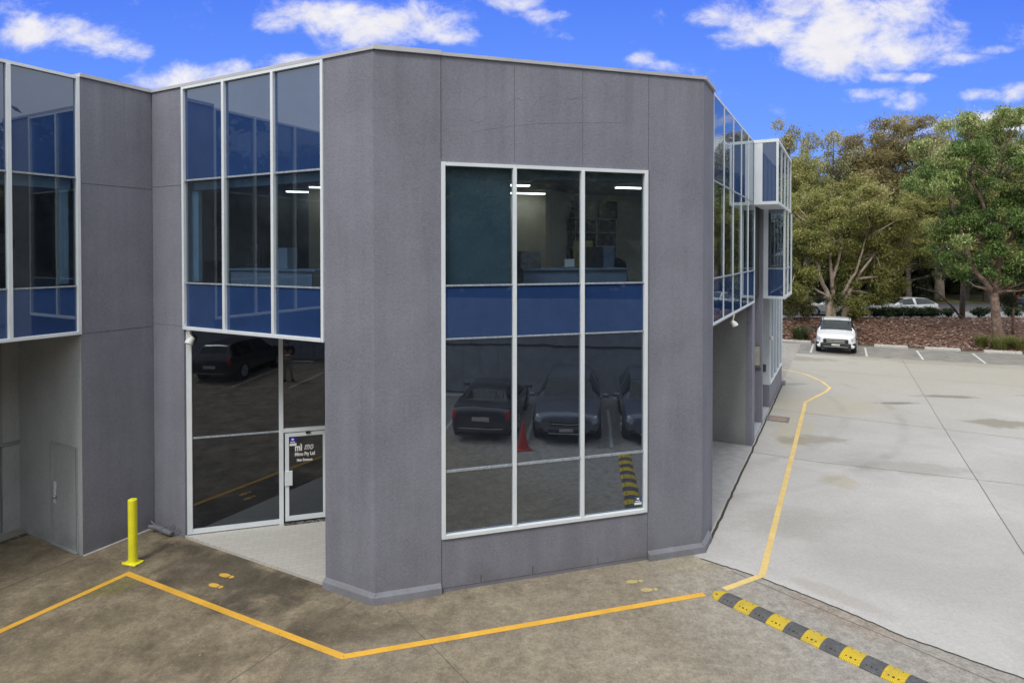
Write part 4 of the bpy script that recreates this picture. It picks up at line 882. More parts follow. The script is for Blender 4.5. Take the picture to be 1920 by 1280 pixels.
def car(name, label, cat, style, loc, heading, paint_m, zs=1.0, group=None, plate=None, front='dark'):
    sp_ = SPEC[style]; st = np.array(sp_['st'], float); root = thing(name, label, cat, loc, heading, group)
    n = len(st); sub = 5
    def row(i):
        x, hw, zb, zt, wt = st[i]; zl = .24 if style != 'ute' and style != 'suv' else .32
        if i == 0 or i == n - 1: zl += .06
        return np.array([(x, hw * .86, zl), (x, hw * .97, zl + .10), (x, hw * 1.0, (zl + zb) * .52), (x, hw * .955, zb), (x, wt, zt - .035), (x, wt * .62, zt), (x, 0, zt + .012)])
    R_ = np.array([row(i) for i in range(n)])
    us = []; 
    for i in range(n - 1):
        for k in range(sub): us.append(i + k / sub)
    us.append(n - 1)
    # densify sections with Catmull-Rom along the length (kept straight across the screens)
    def cr(a, b_, c, d, t): return .5 * ((2 * b_) + (-a + c) * t + (2 * a - 5 * b_ + 4 * c - d) * t * t + (-a + 3 * b_ - 3 * c + d) * t ** 3)
    pts = []
    for uu in us:
        i = min(int(uu), n - 2); t = uu - i
        a, b_, c, d = R_[max(i - 1, 0)], R_[i], R_[i + 1], R_[min(i + 2, n - 1)]
        lin = b_ + (c - b_) * t; cu = cr(a, b_, c, d, t); k = .35 if i in (sp_['ws'][0], sp_['rw'][0], sp_['rw'][0] - 1, sp_['ws'][0] - 1) else .8
        pts.append(lin * (1 - k) + cu * k)
    vs_ = []
    for v in range(6):
        for k in range(3): vs_.append(v + k / 3)
    vs_.append(6)
    P = []
    for sec in pts:
        r_ = []
        for vv in vs_:
            j = min(int(vv), 5); t = vv - j; a, b_, c, d = sec[max(j - 1, 0)], sec[j], sec[j + 1], sec[min(j + 2, 6)]
            lin = b_ + (c - b_) * t; r_.append(lin * .55 + cr(a, b_, c, d, t) * .45)
        P.append(r_)
    groups = {}
    w0, w1 = sp_['ws']; q0, q1 = sp_['rw']
    for iu in range(len(us) - 1):
        for iv in range(len(vs_) - 1):
            uc = (us[iu] + us[iu + 1]) / 2; vc = (vs_[iv] + vs_[iv + 1]) / 2; k = 'body'
            if vc > 4 and w0 + .05 < uc < w1 - .02: k = 'windscreen'
            elif vc > 4.3 and q0 + .1 < uc < q1 - .15: k = 'rear_window'
            elif 3.1 < vc < 3.95 and sp_['side'][0] < uc < sp_['side'][1] and not any(abs(uc - q) < .1 for q in sp_['pil']): k = 'side_window'
            elif .15 < uc < 1.0 and 2.4 < vc < 3.35: k = 'headlight'
            elif n - 2.1 < uc < n - 1.2 + .4 and 2.3 < vc < 3.3 and style != 'ute': k = 'tail_light'
            elif vc < .9: k = 'lower_trim'
            for sgn in (1, -1):
                q = [P[iu][iv], P[iu + 1][iv], P[iu + 1][iv + 1], P[iu][iv + 1]]
                groups.setdefault((k, sgn if k in ('headlight', 'tail_light', 'side_window') else 0), []).append([(p[0], p[1] * sgn, p[2] * zs) for p in (q if sgn > 0 else q[::-1])])
    body = None
    for key in sorted(groups, key=lambda q: q[0] != 'body'):
        k, sg = key; b = BM()
        for q in groups[key]: b.faces.new([b.verts.new(p) for p in q])
        bmesh.ops.remove_doubles(b, verts=b.verts, dist=.0005)
        if k == 'body':
            for e0 in (0, -1):
                loop = [(p[0], p[1], p[2] * zs) for p in P[e0]] + [(p[0], -p[1], p[2] * zs) for p in P[e0][-2::-1]]
                b.faces.new([b.verts.new(p) for p in loop])
            x0, x1 = P[0][0][0], P[-1][0][0]
            b.faces.new([b.verts.new(p) for p in ((x0, -.5, .3), (x0, .5, .3), (x1, .5, .3), (x1, -.5, .3))])
            bmesh.ops.remove_doubles(b, verts=b.verts, dist=.0005)
        mm = {'body': paint_m, 'windscreen': M_cglass, 'rear_window': M_cglass, 'side_window': M_cglass, 'headlight': M_lamp, 'tail_light': M_tail, 'lower_trim': M_trim}[k]
        o_ = build(k, b, mm, root, local=True, smooth=True)
        if k == 'body': body = o_
    # cabin interior
    b = BM(); xw = st[w1][0]; xr = st[q0][0]
    for yy in (-.36, .36):
        box(b, (xw - .75, xw - .55), (yy - .22, yy + .22), (.5 * zs, 1.15 * zs * (1.15 if style in ('ute', 'suv') else 1)), .03)
    box(b, (st[w0][0] - .25, st[w0][0] - .1), (-.6, .6), (.6 * zs, (st[w0][2] - .02) * zs)); box(b, (xr, st[w0][0] - .1), (-.7, .7), (.35, .5)); build('cabin_interior', b, M_carint, root, local=True)
    r = sp_['r']
    for xw_ in sp_['wheels']:
        for sg in (1, -1):
            hw = .93 if style in ('suv', 'ute') else .875 if style == 'hatch' else .9
            b = BM(); tube(b, [(xw_, sg * (hw - .24), r), (xw_, sg * (hw - .01), r)], r + .06, 24); build('wheel_arch', b, M_black, root, local=True)
            wh = thing_child('wheel', root, (xw_, sg * (hw - .10), r))
            b = BM(); tube(b, [(0, -.11, 0), (0, -.10, 0), (0, .10, 0), (0, .115, 0)], [r - .03, r, r, r - .03], 28); build('tyre', b, M_rubber, wh, local=True, smooth=True)
            b = BM(); tube(b, [(0, sg * .112, 0), (0, sg * .122, 0)], [r * .66, r * .6], 20)
            for q in range(5): a = q * 1.2566; tube(b, [(math.cos(a) * .05, sg * .125, math.sin(a) * .05), (math.cos(a) * r * .6, sg * .128, math.sin(a) * r * .6)], [.04, .03], 6)
            build('rim', b, M_alu2, wh, local=True)
    xn = st[0][0]; wf = st[0][1]; zb = st[0][2] * zs
    b = BM()
    if style == 'ute':
        box(b, (xn - .08, xn + .035), (-.58, .58), (zb - .27, zb + .035), .04)
    else: box(b, (xn - .06, xn + .02), (-.44, .44), (zb - .15, zb - .02), .02)
    build('grille', b, M_black, root, local=True)
    b = BM()
    if style == 'ute':
        for zz in (zb - .06, zb - .145): box(b, (xn + .03, xn + .05), (-.42, .42), (zz, zz + .03), .004)
        box(b, (xn + .0, xn + .04), (-.5, .5), (zb - .265, zb - .235), .004)
    else: box(b, (xn + .015, xn + .028), (-.4, .4), (zb - .10, zb - .08)); box(b, (xn - .02, xn + .012), (-.5, .5), (.33 * zs, .355 * zs))
    build('grille_bar', b, M_chrome, root, local=True)
    b = BM()
    if style == 'ute':
        box(b, (xn - .10, xn + .07), (-.70, .70), (.34 * zs, .64 * zs), .05); box(b, (xn - .3, xn - .02), (-.90, .90), (.50 * zs, .70 * zs), .05)
    else: box(b, (xn - .08, xn + .01), (-.5, .5), (.36 * zs, .47 * zs), .02)
    bp = build('bumper', b, M_trim, root, local=True)
    if style == 'ute':
        b = BM()
        for sg in (1, -1): box(b, (xn - .25, xn + .02), tuple(sorted((sg * .55, sg * .84))), (.36 * zs, .56 * zs), .05)
        build('bumper_corner', b, paint_m, root, local=True)
        b = BM(); box(b, (xn + .065, xn + .08), (-.55, .55), (.415 * zs, .44 * zs)); build('skid_bar', b, M_chrome, root, local=True)
        b = BM()
        for sg in (1, -1): box(b, (-.9, 1.0), tuple(sorted((sg * .60, sg * .63))), (1.83 * zs, 1.86 * zs), .008)
        build('roof_rail', b, M_black, root, local=True)
    b = BM(); box(b, (xn + (.085 if style == 'ute' else .028), xn + (.095 if style == 'ute' else .035)), (-.19, .19), ((.49 if style == 'ute' else .40) * zs, (.60 if style == 'ute' else .50) * zs)); build('number_plate', b, M_plate, root, local=True)
    xr_ = st[-1][0]
    b = BM(); box(b, (xr_ - .035, xr_ - .005), (-.24, .24), (.62 * zs, .74 * zs)); rp_ = build('rear_number_plate', b, M_plate, root, local=True)
    b = BM(); box(b, (xr_ - .03, xr_ + .02), (-.62, .62), (.40 * zs, .425 * zs)); build('rear_trim', b, M_chrome, root, local=True)
    for sg in (1, -1):
        b = BM(); xm = st[w0][0] - .28; yb = st[w0][1]
        y0_, y1_ = sorted((sg * (yb + .02), sg * (yb + .22))); box(b, (xm - .05, xm + .06), (y0_, y1_), ((st[w0][2] + .02) * zs, (st[w0][2] + (.24 if style == 'ute' else .15)) * zs), .03)
        tube(b, [(xm, sg * (yb - .04), (st[w0][2] + .02) * zs), (xm, sg * (yb + .08), (st[w0][2] + .06) * zs)], .02, 6)
        build('mirror', b, M_black if style == 'ute' else paint_m, root, local=True)
    b = BM()
    for sg in (1,):
        for q in (-.2, -1.1) if style != 'ute' else (-.1, -.6): box(b, (q, q + .14), (-(st[4][1] + .01), -(st[4][1] - .02)), (.83 * zs, .86 * zs)); box(b, (q, q + .14), (st[4][1] - .02, st[4][1] + .01), (.83 * zs, .86 * zs))
    build('door_handles', b, M_chrome, root, local=True)
    return root
def thing_child(name, parent, loc):
    o = bpy.data.objects.new(name, None); COL.objects.link(o); o.parent = parent; o.location = loc; o.empty_display_size = .1
    _W[o.name] = wm(parent) @ Matrix.Translation(Vector(loc)); return o
hd = math.atan2(-eA.y, -eA.x)
uc = Vector((16.58, 31.75, 0)) + eA * 2.6
car('pickup_truck', 'white dual cab pickup truck facing out of a bay with black grille and mirrors', 'pickup truck', 'ute', (uc.x, uc.y, 0), hd, carpaint('white_car_paint', (.80, .81, .82)), zs=.87)
car('hatchback', 'silver hatchback driving left along the road behind the low hedge', 'car', 'hatch', (27.75, 44.1, .72), math.pi, carpaint('silver_car_paint', (.66, .69, .71), .3), zs=.86)
car('hatchback', 'white hatchback on the road half hidden behind the paperbark trunks', 'car', 'hatch', (22.6, 44.4, .72), math.pi, carpaint('cream_car_paint', (.66, .68, .66)), zs=.86)
car('suv', 'dark blue wagon with red tail light at the right edge of the road', 'car', 'suv', (42.4, 50.2, .72), 0, carpaint('navy_car_paint', (.02, .025, .045)), zs=1.0)
hp = math.atan2(PK.y, PK.x)
def park(name, label, style, pt, sign, half, pm):
    c = Vector((pt[0], pt[1], 0)) + PK * half; return car(name, label, 'car', style, (c.x, c.y, 0), hp if sign > 0 else hp + math.pi, pm, zs=.9, group='cars parked along the dark fence')
park('sedan', 'black sedan reflected tail first in the lower left of the corner window', 'sedan', (3.3, 3.35), 1, 2.36, carpaint('black_car_paint', (.055, .055, .07), .3))
park('suv', 'dark grey wagon reflected nose first in the middle of the corner window', 'suv', (5.1, 4.85), -1, 2.26, carpaint('charcoal_car_paint', (.15, .165, .21), .4))
park('suv', 'dark blue wagon reflected at the right edge of the corner window', 'suv', (7.05, 6.35), -1, 2.26, carpaint('slate_car_paint', (.13, .15, .21), .4))
park('suv', 'black wagon reflected tail first in the tall entrance glazing', 'suv', (-3.5, -3.2), 1, 2.26, carpaint('jet_car_paint', (.012, .012, .015)))
M_cone = simple('cone_orange', (.55, .05, .035), .6)
for (x, y), lb in (((3.95, 4.45), 'orange traffic cone between the black sedan and the dark grey wagon'), ((2.0, 3.1), 'orange traffic cone left of the reflected black sedan')):
    c_ = thing('traffic_cone', lb, 'traffic cone', (x, y, 0), .4, 'traffic cones by the parked cars')
    b = BM(); tube(b, [(0, 0, .03), (0, 0, .7)], [.15, .03], 16); build('cone_body', b, M_cone, c_, local=True, smooth=True)
    b = BM(); box(b, (-.19, .19), (-.19, .19), (0, .03), .006); build('cone_base', b, M_cone, c_, local=True)
# fence of dark vertical sheets
F0 = Vector((8.1, -.35, 0)); fq = F0 - QK * 28
fe = thing('metal_fence', 'tall dark ribbed metal fence behind the parked cars, seen in the window reflections', 'fence', tuple(fq))
b = BM()
for i in range(140): obox(b, fq, QK, -PK, (i * .33, i * .33 + .33), (-.02, .03 if i % 2 else .015), (.05, 3.5))
build('fence_sheet', b, simple('fence_grey', (.27, .29, .31), .6, 0, .15, 3), fe)
for i in range(20):
    b = BM(); obox(b, fq, QK, -PK, (i * 2.4, i * 2.4 + .08), (-.12, -.03), (0, 3.6)); build('post', b, M_trim, fe)
b = BM()
for z_ in (1.75,): obox(b, fq, QK, -PK, (0, 46), (.035, .055), (z_, z_ + .06))
build('rail', b, M_trim, fe)
for t_, lb in ((-2.15, 'white wheel stop left of the black sedan'), (1.6, 'white wheel stop between the sedan and the grey wagon'), (4.0, 'white wheel stop between the two wagons'), (-8.0, 'white wheel stop beside the person at the fence')):
    c = F0 - PK * .75 + QK * (t_ - 1.0); b = BM(); box(b, (-.45, .45), (-.07, .07), (0, .10), .015)
    o_ = build('wheel_stop', b, paint('stop_paint', (.6, .6, .58), .02), None); o_.location = c; o_.rotation_euler = (0, 0, math.atan2(QK.y, QK.x)); tag(o_, lb, 'wheel stop', 'wheel stops along the fence')
# ---- person standing among the parked cars (only reflected in the entrance glass)
def person(loc, rz):
    root = thing('person', 'person in a dark jacket and pale trousers holding a controller, reflected in the entrance glazing', 'person', loc, rz)
    J = dict(pel=(0,0,.93), che=(0,.02,1.22), nk=(0,.0,1.46), ls=(-.19,0,1.40), rs=(.19,0,1.40), le=(-.25,.06,1.12), re=(.25,.06,1.12), lw=(-.13,.28,1.10), rw=(.13,.28,1.10),
             lh=(-.10,0,.88), rh=(.10,0,.88), lk=(-.11,.03,.49), rk=(.13,.05,.49), la=(-.12,-.02,.09), ra=(.17,0,.09), lt=(-.13,.16,.04), rt=(.20,.17,.04), hd0=(0,.02,1.56))
    def skin(nm, joints, edges, rad, m_, parent, rootj):
        names = list(joints); me = bpy.data.meshes.new(nm); me.from_pydata([J[j] for j in names], [(names.index(a), names.index(c)) for a, c in edges], [])
        o_ = bpy.data.objects.new(nm, me); COL.objects.link(o_); md = o_.modifiers.new('s', 'SKIN'); md.use_smooth_shade = True
        for i, j in enumerate(names): me.skin_vertices[0].data[i].radius = (rad[j], rad[j]) if not isinstance(rad[j], tuple) else rad[j]; me.skin_vertices[0].data[i].use_root = j == rootj
        o_.modifiers.new('u', 'SUBSURF').levels = 1; bpy.context.view_layer.update()
        m2 = bpy.data.meshes.new_from_object(o_.evaluated_get(bpy.context.evaluated_depsgraph_get())); bpy.data.objects.remove(o_); m2.materials.clear(); return link(nm, m2, m_, parent, local=True)
    rad = dict(pel=(.15,.11), che=(.16,.11), nk=.055, ls=.065, rs=.065, le=.045, re=.045, lw=.032, rw=.032, lh=.085, rh=.085, lk=.06, rk=.06, la=.042, ra=.042, lt=.04, rt=.04, hd0=.06)
    ed = [('pel','che'),('che','nk'),('che','ls'),('che','rs'),('ls','le'),('rs','re'),('le','lw'),('re','rw'),('pel','lh'),('pel','rh'),('lh','lk'),('rh','rk'),('lk','la'),('rk','ra'),('la','lt'),('ra','rt'),('nk','hd0')]
    M_skin = simple('skin', (.42, .26, .19), .6, 0, .04); M_jac = simple('jacket_cloth', (.03, .032, .04), .9); M_tr = simple('trouser_cloth', (.38, .36, .33), .9)
    body = skin('body', list(J), ed, rad, M_skin, root, 'pel')
    r2 = {k: (tuple(x * 1.13 for x in v) if isinstance(v, tuple) else v * 1.18) for k, v in rad.items()}
    skin('jacket', ['pel','che','nk','ls','rs','le','re','lw','rw'], ed[:8], r2, M_jac, root, 'che')
    r3 = dict(r2); r3['pel'] = (.165, .125)
    skin('trousers', ['pel','lh','rh','lk','rk','la','ra'], [e_ for e_ in ed if e_[0] in ('pel','lh','rh','lk','rk') and e_[1] in ('lh','rh','lk','rk','la','ra')], r3, M_tr, root, 'pel')
    b = BM(); bmesh.ops.create_icosphere(b, subdivisions=3, radius=1)
    for v_ in b.verts:
        x, y, z = v_.co; f_ = 1 - .22 * max(0, -z); v_.co = (x * .078 * f_, y * .097 * f_, z * .122)
        if y > .6: v_.co.y -= .008
        if y > .9 and -.35 < z < .1 and abs(x) < .25: v_.co.y += .022
        if y > .7 and .0 < z < .25 and .25 < abs(x) < .6: v_.co.y -= .008
    bmesh.ops.translate(b, verts=b.verts, vec=(0, .035, 1.645))
    for sg in (1, -1): tube(b, [(sg * .076, .03, 1.61), (sg * .088, .02, 1.64), (sg * .08, .022, 1.67)], [.012, .016, .01], 6)
    hd_ = build('head', b, M_skin, root, local=True, smooth='all')
    b = BM()
    for sg in (1, -1): tube(b, [(sg * .03, .118, 1.655), (sg * .03, .124, 1.655)], [.012, .006], 8)
    build('eyes', b, M_black, hd_, local=True)
    b = BM(); tube(b, [(-.025, .115, 1.585), (0, .124, 1.583), (.025, .115, 1.585)], .005, 6); build('mouth', b, M_tail, hd_, local=True)
    b = BM(); bmesh.ops.create_icosphere(b, subdivisions=2, radius=1)
    for v_ in b.verts: v_.co = (v_.co.x * .085, v_.co.y * .10 - .012, max(v_.co.z, -.25) * .105)
    bmesh.ops.translate(b, verts=b.verts, vec=(0, .03, 1.69)); build('hair', b, simple('hair', (.03, .02, .015), .8), root, local=True, smooth='all')
    for sg in (1, -1):   # hands with fingers closed on the controller
        b = BM(); cx_ = sg * .115; box(b, tuple(sorted((cx_ - .018, cx_ + .018))), (.285, .37), (1.075, 1.15), .012)
        for k in range(4): yk = .30 + k * .02; tube(b, [(cx_ + sg * .015, yk, 1.085 + k * .004), (cx_ - sg * .005, yk + .02, 1.06), (cx_ - sg * .035 + sg * .003 * k, yk + .018, 1.075)], [.0095, .009, .007], 6)
        tube(b, [(cx_ + sg * .005, .30, 1.15), (cx_ - sg * .02, .325, 1.165), (cx_ - sg * .045, .335, 1.155)], [.011, .010, .008], 6)
        build('hand', b, M_skin, root, local=True, smooth=True)
    for sg, j in ((1, 'ra'), (-1, 'la')):
        x, y, z = J[j]; b = BM(); tube(b, [(x, y - .06, .05), (x, y + .04, .055), (x + sg * .02, y + .16, .045), (x + sg * .03, y + .2, .04)], [.045, .055, .05, .025], 10); build('shoe', b, M_black, root, local=True, smooth=True)
    b = BM(); box(b, (-.10, .10), (.30, .38), (1.08, 1.12), .012); o_ = build('remote_controller', b, M_alu); o_.matrix_world = wm(root); return tag(o_, 'pale remote controller held in both hands by the person in the dark jacket', 'controller')
person((-.8, -1.95, 0), R(15))
# ================================================================== TREES AND PLANTS
def leafmat(name, cols, trans=.3):
    m = bpy.data.materials.new(name); m.use_nodes = True; t = m.node_tree; t.nodes.clear(); g = G(t)
    at = g.n('ShaderNodeAttribute'); at.attribute_name = 'tint'
    r = g.n('ShaderNodeValToRGB'); g.l(at.outputs['Fac'], r.inputs[0]); e = r.color_ramp.elements
    e[0].color = cols[0] + (1,); e[1].color = cols[-1] + (1,)
    for i, c in enumerate(cols[1:-1]): q = e.new((i + 1) / (len(cols) - 1)); q.color = c + (1,)
    d = g.n('ShaderNodeBsdfPrincipled'); g.l(r.outputs[0], d.inputs['Base Color']); d.inputs['Roughness'].default_value = .5; d.inputs['Specular IOR Level'].default_value = .45
    tr = g.n('ShaderNodeBsdfTranslucent'); g.l(r.outputs[0], tr.inputs[0])
    mx = g.n('ShaderNodeMixShader'); mx.inputs[0].default_value = trans; g.l(d.outputs[0], mx.inputs[1]); g.l(tr.outputs[0], mx.inputs[2])
    o = g.n('ShaderNodeOutputMaterial'); g.l(mx.outputs[0], o.inputs[0]); return m
def leaves(name, clumps, n, ln, wd, droop=.5, seed=0, shell=.55):
    """clumps: array (x,y,z,r,tint0); n leaves spread by r^2"""
    r_ = np.random.default_rng(seed); C = np.array(clumps, float); w = C[:, 3] ** 2; idx = r_.choice(len(C), n, p=w / w.sum())
    d = r_.normal(size=(n, 3)); d /= np.linalg.norm(d, axis=1)[:, None]; rad = C[idx, 3] * (shell + (1 - shell) * r_.random(n) ** .7) * r_.choice([1, .8, 1.1, 1.35, 1.8], n, p=[.34, .2, .22, .16, .08])
    c = C[idx, :3] + d * rad[:, None] * np.array([1, 1, .75])
    a = r_.normal(size=(n, 3)); a[:, 2] -= droop * 1.5; a += d * .4; a /= np.linalg.norm(a, axis=1)[:, None]
    s = np.cross(a, r_.normal(size=(n, 3))); s /= np.linalg.norm(s, axis=1)[:, None]
    L_ = ln * r_.uniform(.6, 1.35, n)[:, None]; Wd = wd * r_.uniform(.7, 1.3, n)[:, None]
    V = np.empty((n, 4, 3)); V[:, 0] = c - a * L_ / 2; V[:, 1] = c + s * Wd / 2; V[:, 2] = c + a * L_ / 2; V[:, 3] = c - s * Wd / 2
    me = bpy.data.meshes.new(name); me.vertices.add(n * 4); me.loops.add(n * 4); me.polygons.add(n)
    me.vertices.foreach_set('co', V.ravel()); me.loops.foreach_set('vertex_index', np.arange(n * 4, dtype=np.int32))
    me.polygons.foreach_set('loop_start', np.arange(0, n * 4, 4, dtype=np.int32)); me.polygons.foreach_set('loop_total', np.full(n, 4, np.int32)); me.update()
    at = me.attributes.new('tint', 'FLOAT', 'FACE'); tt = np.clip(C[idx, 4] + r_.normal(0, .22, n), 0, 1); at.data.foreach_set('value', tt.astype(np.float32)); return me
def crown_clumps(ells, per, r0, r1, seed):  # tint set higher towards tree tops, painting sunlit foliage paler
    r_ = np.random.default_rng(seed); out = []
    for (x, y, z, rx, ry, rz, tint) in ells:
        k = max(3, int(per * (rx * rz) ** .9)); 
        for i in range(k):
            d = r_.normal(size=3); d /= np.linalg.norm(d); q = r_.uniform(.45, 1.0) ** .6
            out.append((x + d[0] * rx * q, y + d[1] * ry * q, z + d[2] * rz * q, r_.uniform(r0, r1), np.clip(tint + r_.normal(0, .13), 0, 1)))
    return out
M_bark1 = speck('paperbark', [(.34, .27, .20), (.16, .11, .08), (.45, .38, .31)], 3, .9, .8)
M_bark2 = speck('reddish_bark', [(.17, .11, .085), (.09, .055, .045), (.26, .19, .15)], 4, .9, .8)
M_bark3 = speck('dark_bark', [(.07, .06, .05), (.035, .03, .027), (.12, .10, .08)], 2, .9, .8)
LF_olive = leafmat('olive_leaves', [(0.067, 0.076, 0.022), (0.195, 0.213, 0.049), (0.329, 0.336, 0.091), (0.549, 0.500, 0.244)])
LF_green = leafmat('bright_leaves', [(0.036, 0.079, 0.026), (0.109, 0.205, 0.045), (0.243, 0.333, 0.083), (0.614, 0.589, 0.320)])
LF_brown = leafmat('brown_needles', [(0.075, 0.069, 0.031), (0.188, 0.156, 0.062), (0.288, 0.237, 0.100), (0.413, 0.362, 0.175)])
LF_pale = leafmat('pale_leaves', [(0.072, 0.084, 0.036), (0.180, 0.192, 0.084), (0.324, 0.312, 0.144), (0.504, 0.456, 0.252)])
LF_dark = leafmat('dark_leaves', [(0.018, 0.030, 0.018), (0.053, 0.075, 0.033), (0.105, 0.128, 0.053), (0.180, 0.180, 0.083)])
LF_hedge = leafmat('hedge_leaves', [(.012, .028, .012), (.025, .055, .02), (.05, .09, .03), (.10, .14, .06)])
def pxp(px, py, Y): return ((px - 957) / 1170 * Y, Y, H + (472 - py) / 1170 * Y)
def big_tree(name, label, base, Y, ells_px, per, r0, r1, n, ln, wd, leaf_m, bark, limbs, seed, droop=.5, group=None):
    root = thing(name, label, 'tree', base, 0, group); B0 = Vector(base)
    ells = []
    for px, py, rx, ry, tint in ells_px:
        dyy = random.uniform(-1.2, 1.5); c = Vector(pxp(px, py, Y + dyy)) - B0; k = Y / 1170; ells.append((c.x, c.y, c.z, rx * k, max(rx * k * .9, 1.2), ry * k, tint))
    b = BM(); tips = []
    for pl_, ra in limbs:
        P_ = [Vector(p) for p in pl_]; D = []
        for i in range(len(P_) - 1):
            for q in range(4): D.append(P_[i].lerp(P_[i + 1], q / 4) + Vector((random.gauss(0, .03), random.gauss(0, .03), 0)) * min(1, i + q))
        D.append(P_[-1]); tube(b, D, [ra[0] + (ra[1] - ra[0]) * i / (len(D) - 1) for i in range(len(D))], 9); tips.append((P_[-1], ra[1]))
    build('trunk', b, bark, root, local=True, smooth='all')
    cl = crown_clumps(ells, per, r0, r1, seed)
    b = BM()
    for i in range(0, len(cl), 2):
        c = Vector(cl[i][:3]); tp, ra = min(tips, key=lambda q: (q[0] - c).length); mid = tp.lerp(c, .5) + Vector((random.gauss(0, .2), random.gauss(0, .2), -.1 * (c - tp).length + .1))
        tube(b, [tp, tp.lerp(mid, .5) + Vector((random.gauss(0, .08), 0, .05)), mid, c], [ra * .7, ra * .5, .035, .015], 5)
    build('branches', b, bark, root, local=True, smooth='all')
    link('crown', leaves('crown', cl, n, ln, wd, droop, seed, shell=.1), leaf_m, root, local=True); return root
# paperbark behind the pickup
b1 = (20.55, 39.6, .86)
big_tree('paperbark_tree', 'spreading olive green paperbark with several pale trunks behind the white pickup', b1, 39.6,
    [(1560,430,62,46,.45),(1640,425,55,40,.55),(1505,470,40,60,.4),(1610,500,48,42,.5),(1680,460,38,50,.5),(1545,385,46,26,.6),(1620,375,46,22,.65),(1690,400,30,30,.55),(1500,530,32,34,.3),(1620,545,42,28,.4),(1560,500,40,30,.35),(1660,530,30,30,.35),(1580,565,22,12,.35),(1480,410,30,50,.5)],
    8.5, .34, .68, 135000, .19, .048, LF_olive, M_bark1,
    [([(-.35,0,-.1),(-.2,0,1.2),(-.75,.1,2.6),(-1.3,0,4.2)],(.20,.07)), ([(.1,.2,-.1),(-.05,.1,1.0),(-.1,0,2.6),(.6,.2,4.8)],(.19,.06)), ([(.6,0,-.1),(.75,.1,1.3),(1.5,.2,2.6),(2.6,.1,4.2)],(.17,.06)), ([(.9,.3,-.1),(1.05,.2,1.5),(.9,.1,1.9)],(.15,.10)), ([(-.2,0,1.4),(-1.4,-.3,2.0),(-2.3,-.4,2.7),(-2.7,-.4,3.4)],(.09,.03)), ([(-.1,0,2.0),(-.25,0,3.5),(-.3,-.1,5.2)],(.12,.045)), ([(1.5,.2,2.6),(3.6,-.2,2.9),(4.3,-.3,4.0)],(.09,.03)), ([(.5,0,1.4),(1.4,-.3,3.6),(1.9,-.2,5.2)],(.10,.04))], 3)
# big right tree
b2 = (26.95, 34.4, .18)
big_tree('eucalypt_tree', 'tall forked tree with reddish trunk and bright green foliage on the bank at the right', b2, 34.4,
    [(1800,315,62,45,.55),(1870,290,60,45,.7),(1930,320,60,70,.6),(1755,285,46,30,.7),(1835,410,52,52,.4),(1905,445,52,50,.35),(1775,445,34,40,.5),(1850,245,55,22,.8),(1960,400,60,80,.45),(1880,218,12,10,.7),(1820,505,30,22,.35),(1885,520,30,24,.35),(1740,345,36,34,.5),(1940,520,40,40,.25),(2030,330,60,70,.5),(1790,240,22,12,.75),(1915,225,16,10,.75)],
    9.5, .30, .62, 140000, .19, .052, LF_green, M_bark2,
    [([(0,0,-.3),(-.1,0,1.2),(-.25,0,2.75)],(.26,.20)), ([(-.25,0,2.7),(-1.0,.1,3.7),(-1.7,.1,4.9),(-2.1,.2,6.6),(-2.6,.3,8.2)],(.15,.05)), ([(-.25,0,2.7),(-.05,0,3.9),(.1,.1,5.4),(.5,.2,7.4),(.1,.3,9.0)],(.18,.07)), ([(.1,.1,5.4),(-.9,0,7.4),(-1.6,0,9.2)],(.12,.05)), ([(.1,.1,5.0),(1.4,.2,6.6),(2.8,.2,8.0)],(.12,.05)), ([(-.2,0,4.6),(-1.0,.2,5.4),(-1.3,.2,5.6)],(.07,.04))], 5, droop=.9)
# background trees: four kinds, normalised to height 1 and copied
def template(kind, seed, leaf_m, bark, n, ells, ln, wd, hgt):
    """geometry in metres for a tree of height hgt; copies are scaled"""
    cl = crown_clumps([(x * hgt, y * hgt, z * hgt, rx * hgt, rx * hgt, rz * hgt, t) for x, y, z, rx, rz, t in ells], 4.2, .4, .95, seed)
    crown = leaves('crown', cl, n, ln, wd, .5, seed)
    b = BM(); tube(b, [(0, 0, -.5), (.1, 0, hgt * .2), (.0, .1, hgt * .45), (.2, 0, hgt * .75)], [.32, .26, .18, .06], 8)
    for i in range(0, len(cl), 3):
        c = Vector(cl[i][:3]); z_ = min(hgt * .7, max(hgt * .2, c.z - c.xy.length * .8)); s = Vector((.05, 0, z_)); tube(b, [s, s.lerp(c, .5) + Vector((0, 0, -.15)), c], [.11, .06, .015], 5)
    return dict(crown=crown, trunk=b, leaf=leaf_m, bark=bark, h=hgt, w=max(abs(e_[0]) + e_[3] for e_ in ells) * hgt)
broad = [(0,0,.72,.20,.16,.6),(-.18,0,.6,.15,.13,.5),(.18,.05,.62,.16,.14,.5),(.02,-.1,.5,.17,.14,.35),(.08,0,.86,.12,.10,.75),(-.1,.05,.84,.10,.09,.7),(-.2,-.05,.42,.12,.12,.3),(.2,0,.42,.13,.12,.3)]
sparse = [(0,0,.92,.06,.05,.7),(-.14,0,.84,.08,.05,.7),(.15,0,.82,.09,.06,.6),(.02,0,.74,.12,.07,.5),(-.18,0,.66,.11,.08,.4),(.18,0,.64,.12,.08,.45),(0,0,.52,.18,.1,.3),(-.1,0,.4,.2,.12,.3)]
caso = [(0,0,.93,.07,.07,.8),(-.07,0,.82,.10,.08,.6),(.08,0,.8,.10,.09,.7),(0,0,.68,.15,.10,.5),(-.12,0,.6,.10,.09,.5),(.13,0,.56,.11,.10,.45),(0,0,.45,.16,.12,.3),(-.1,0,.33,.12,.1,.25)]
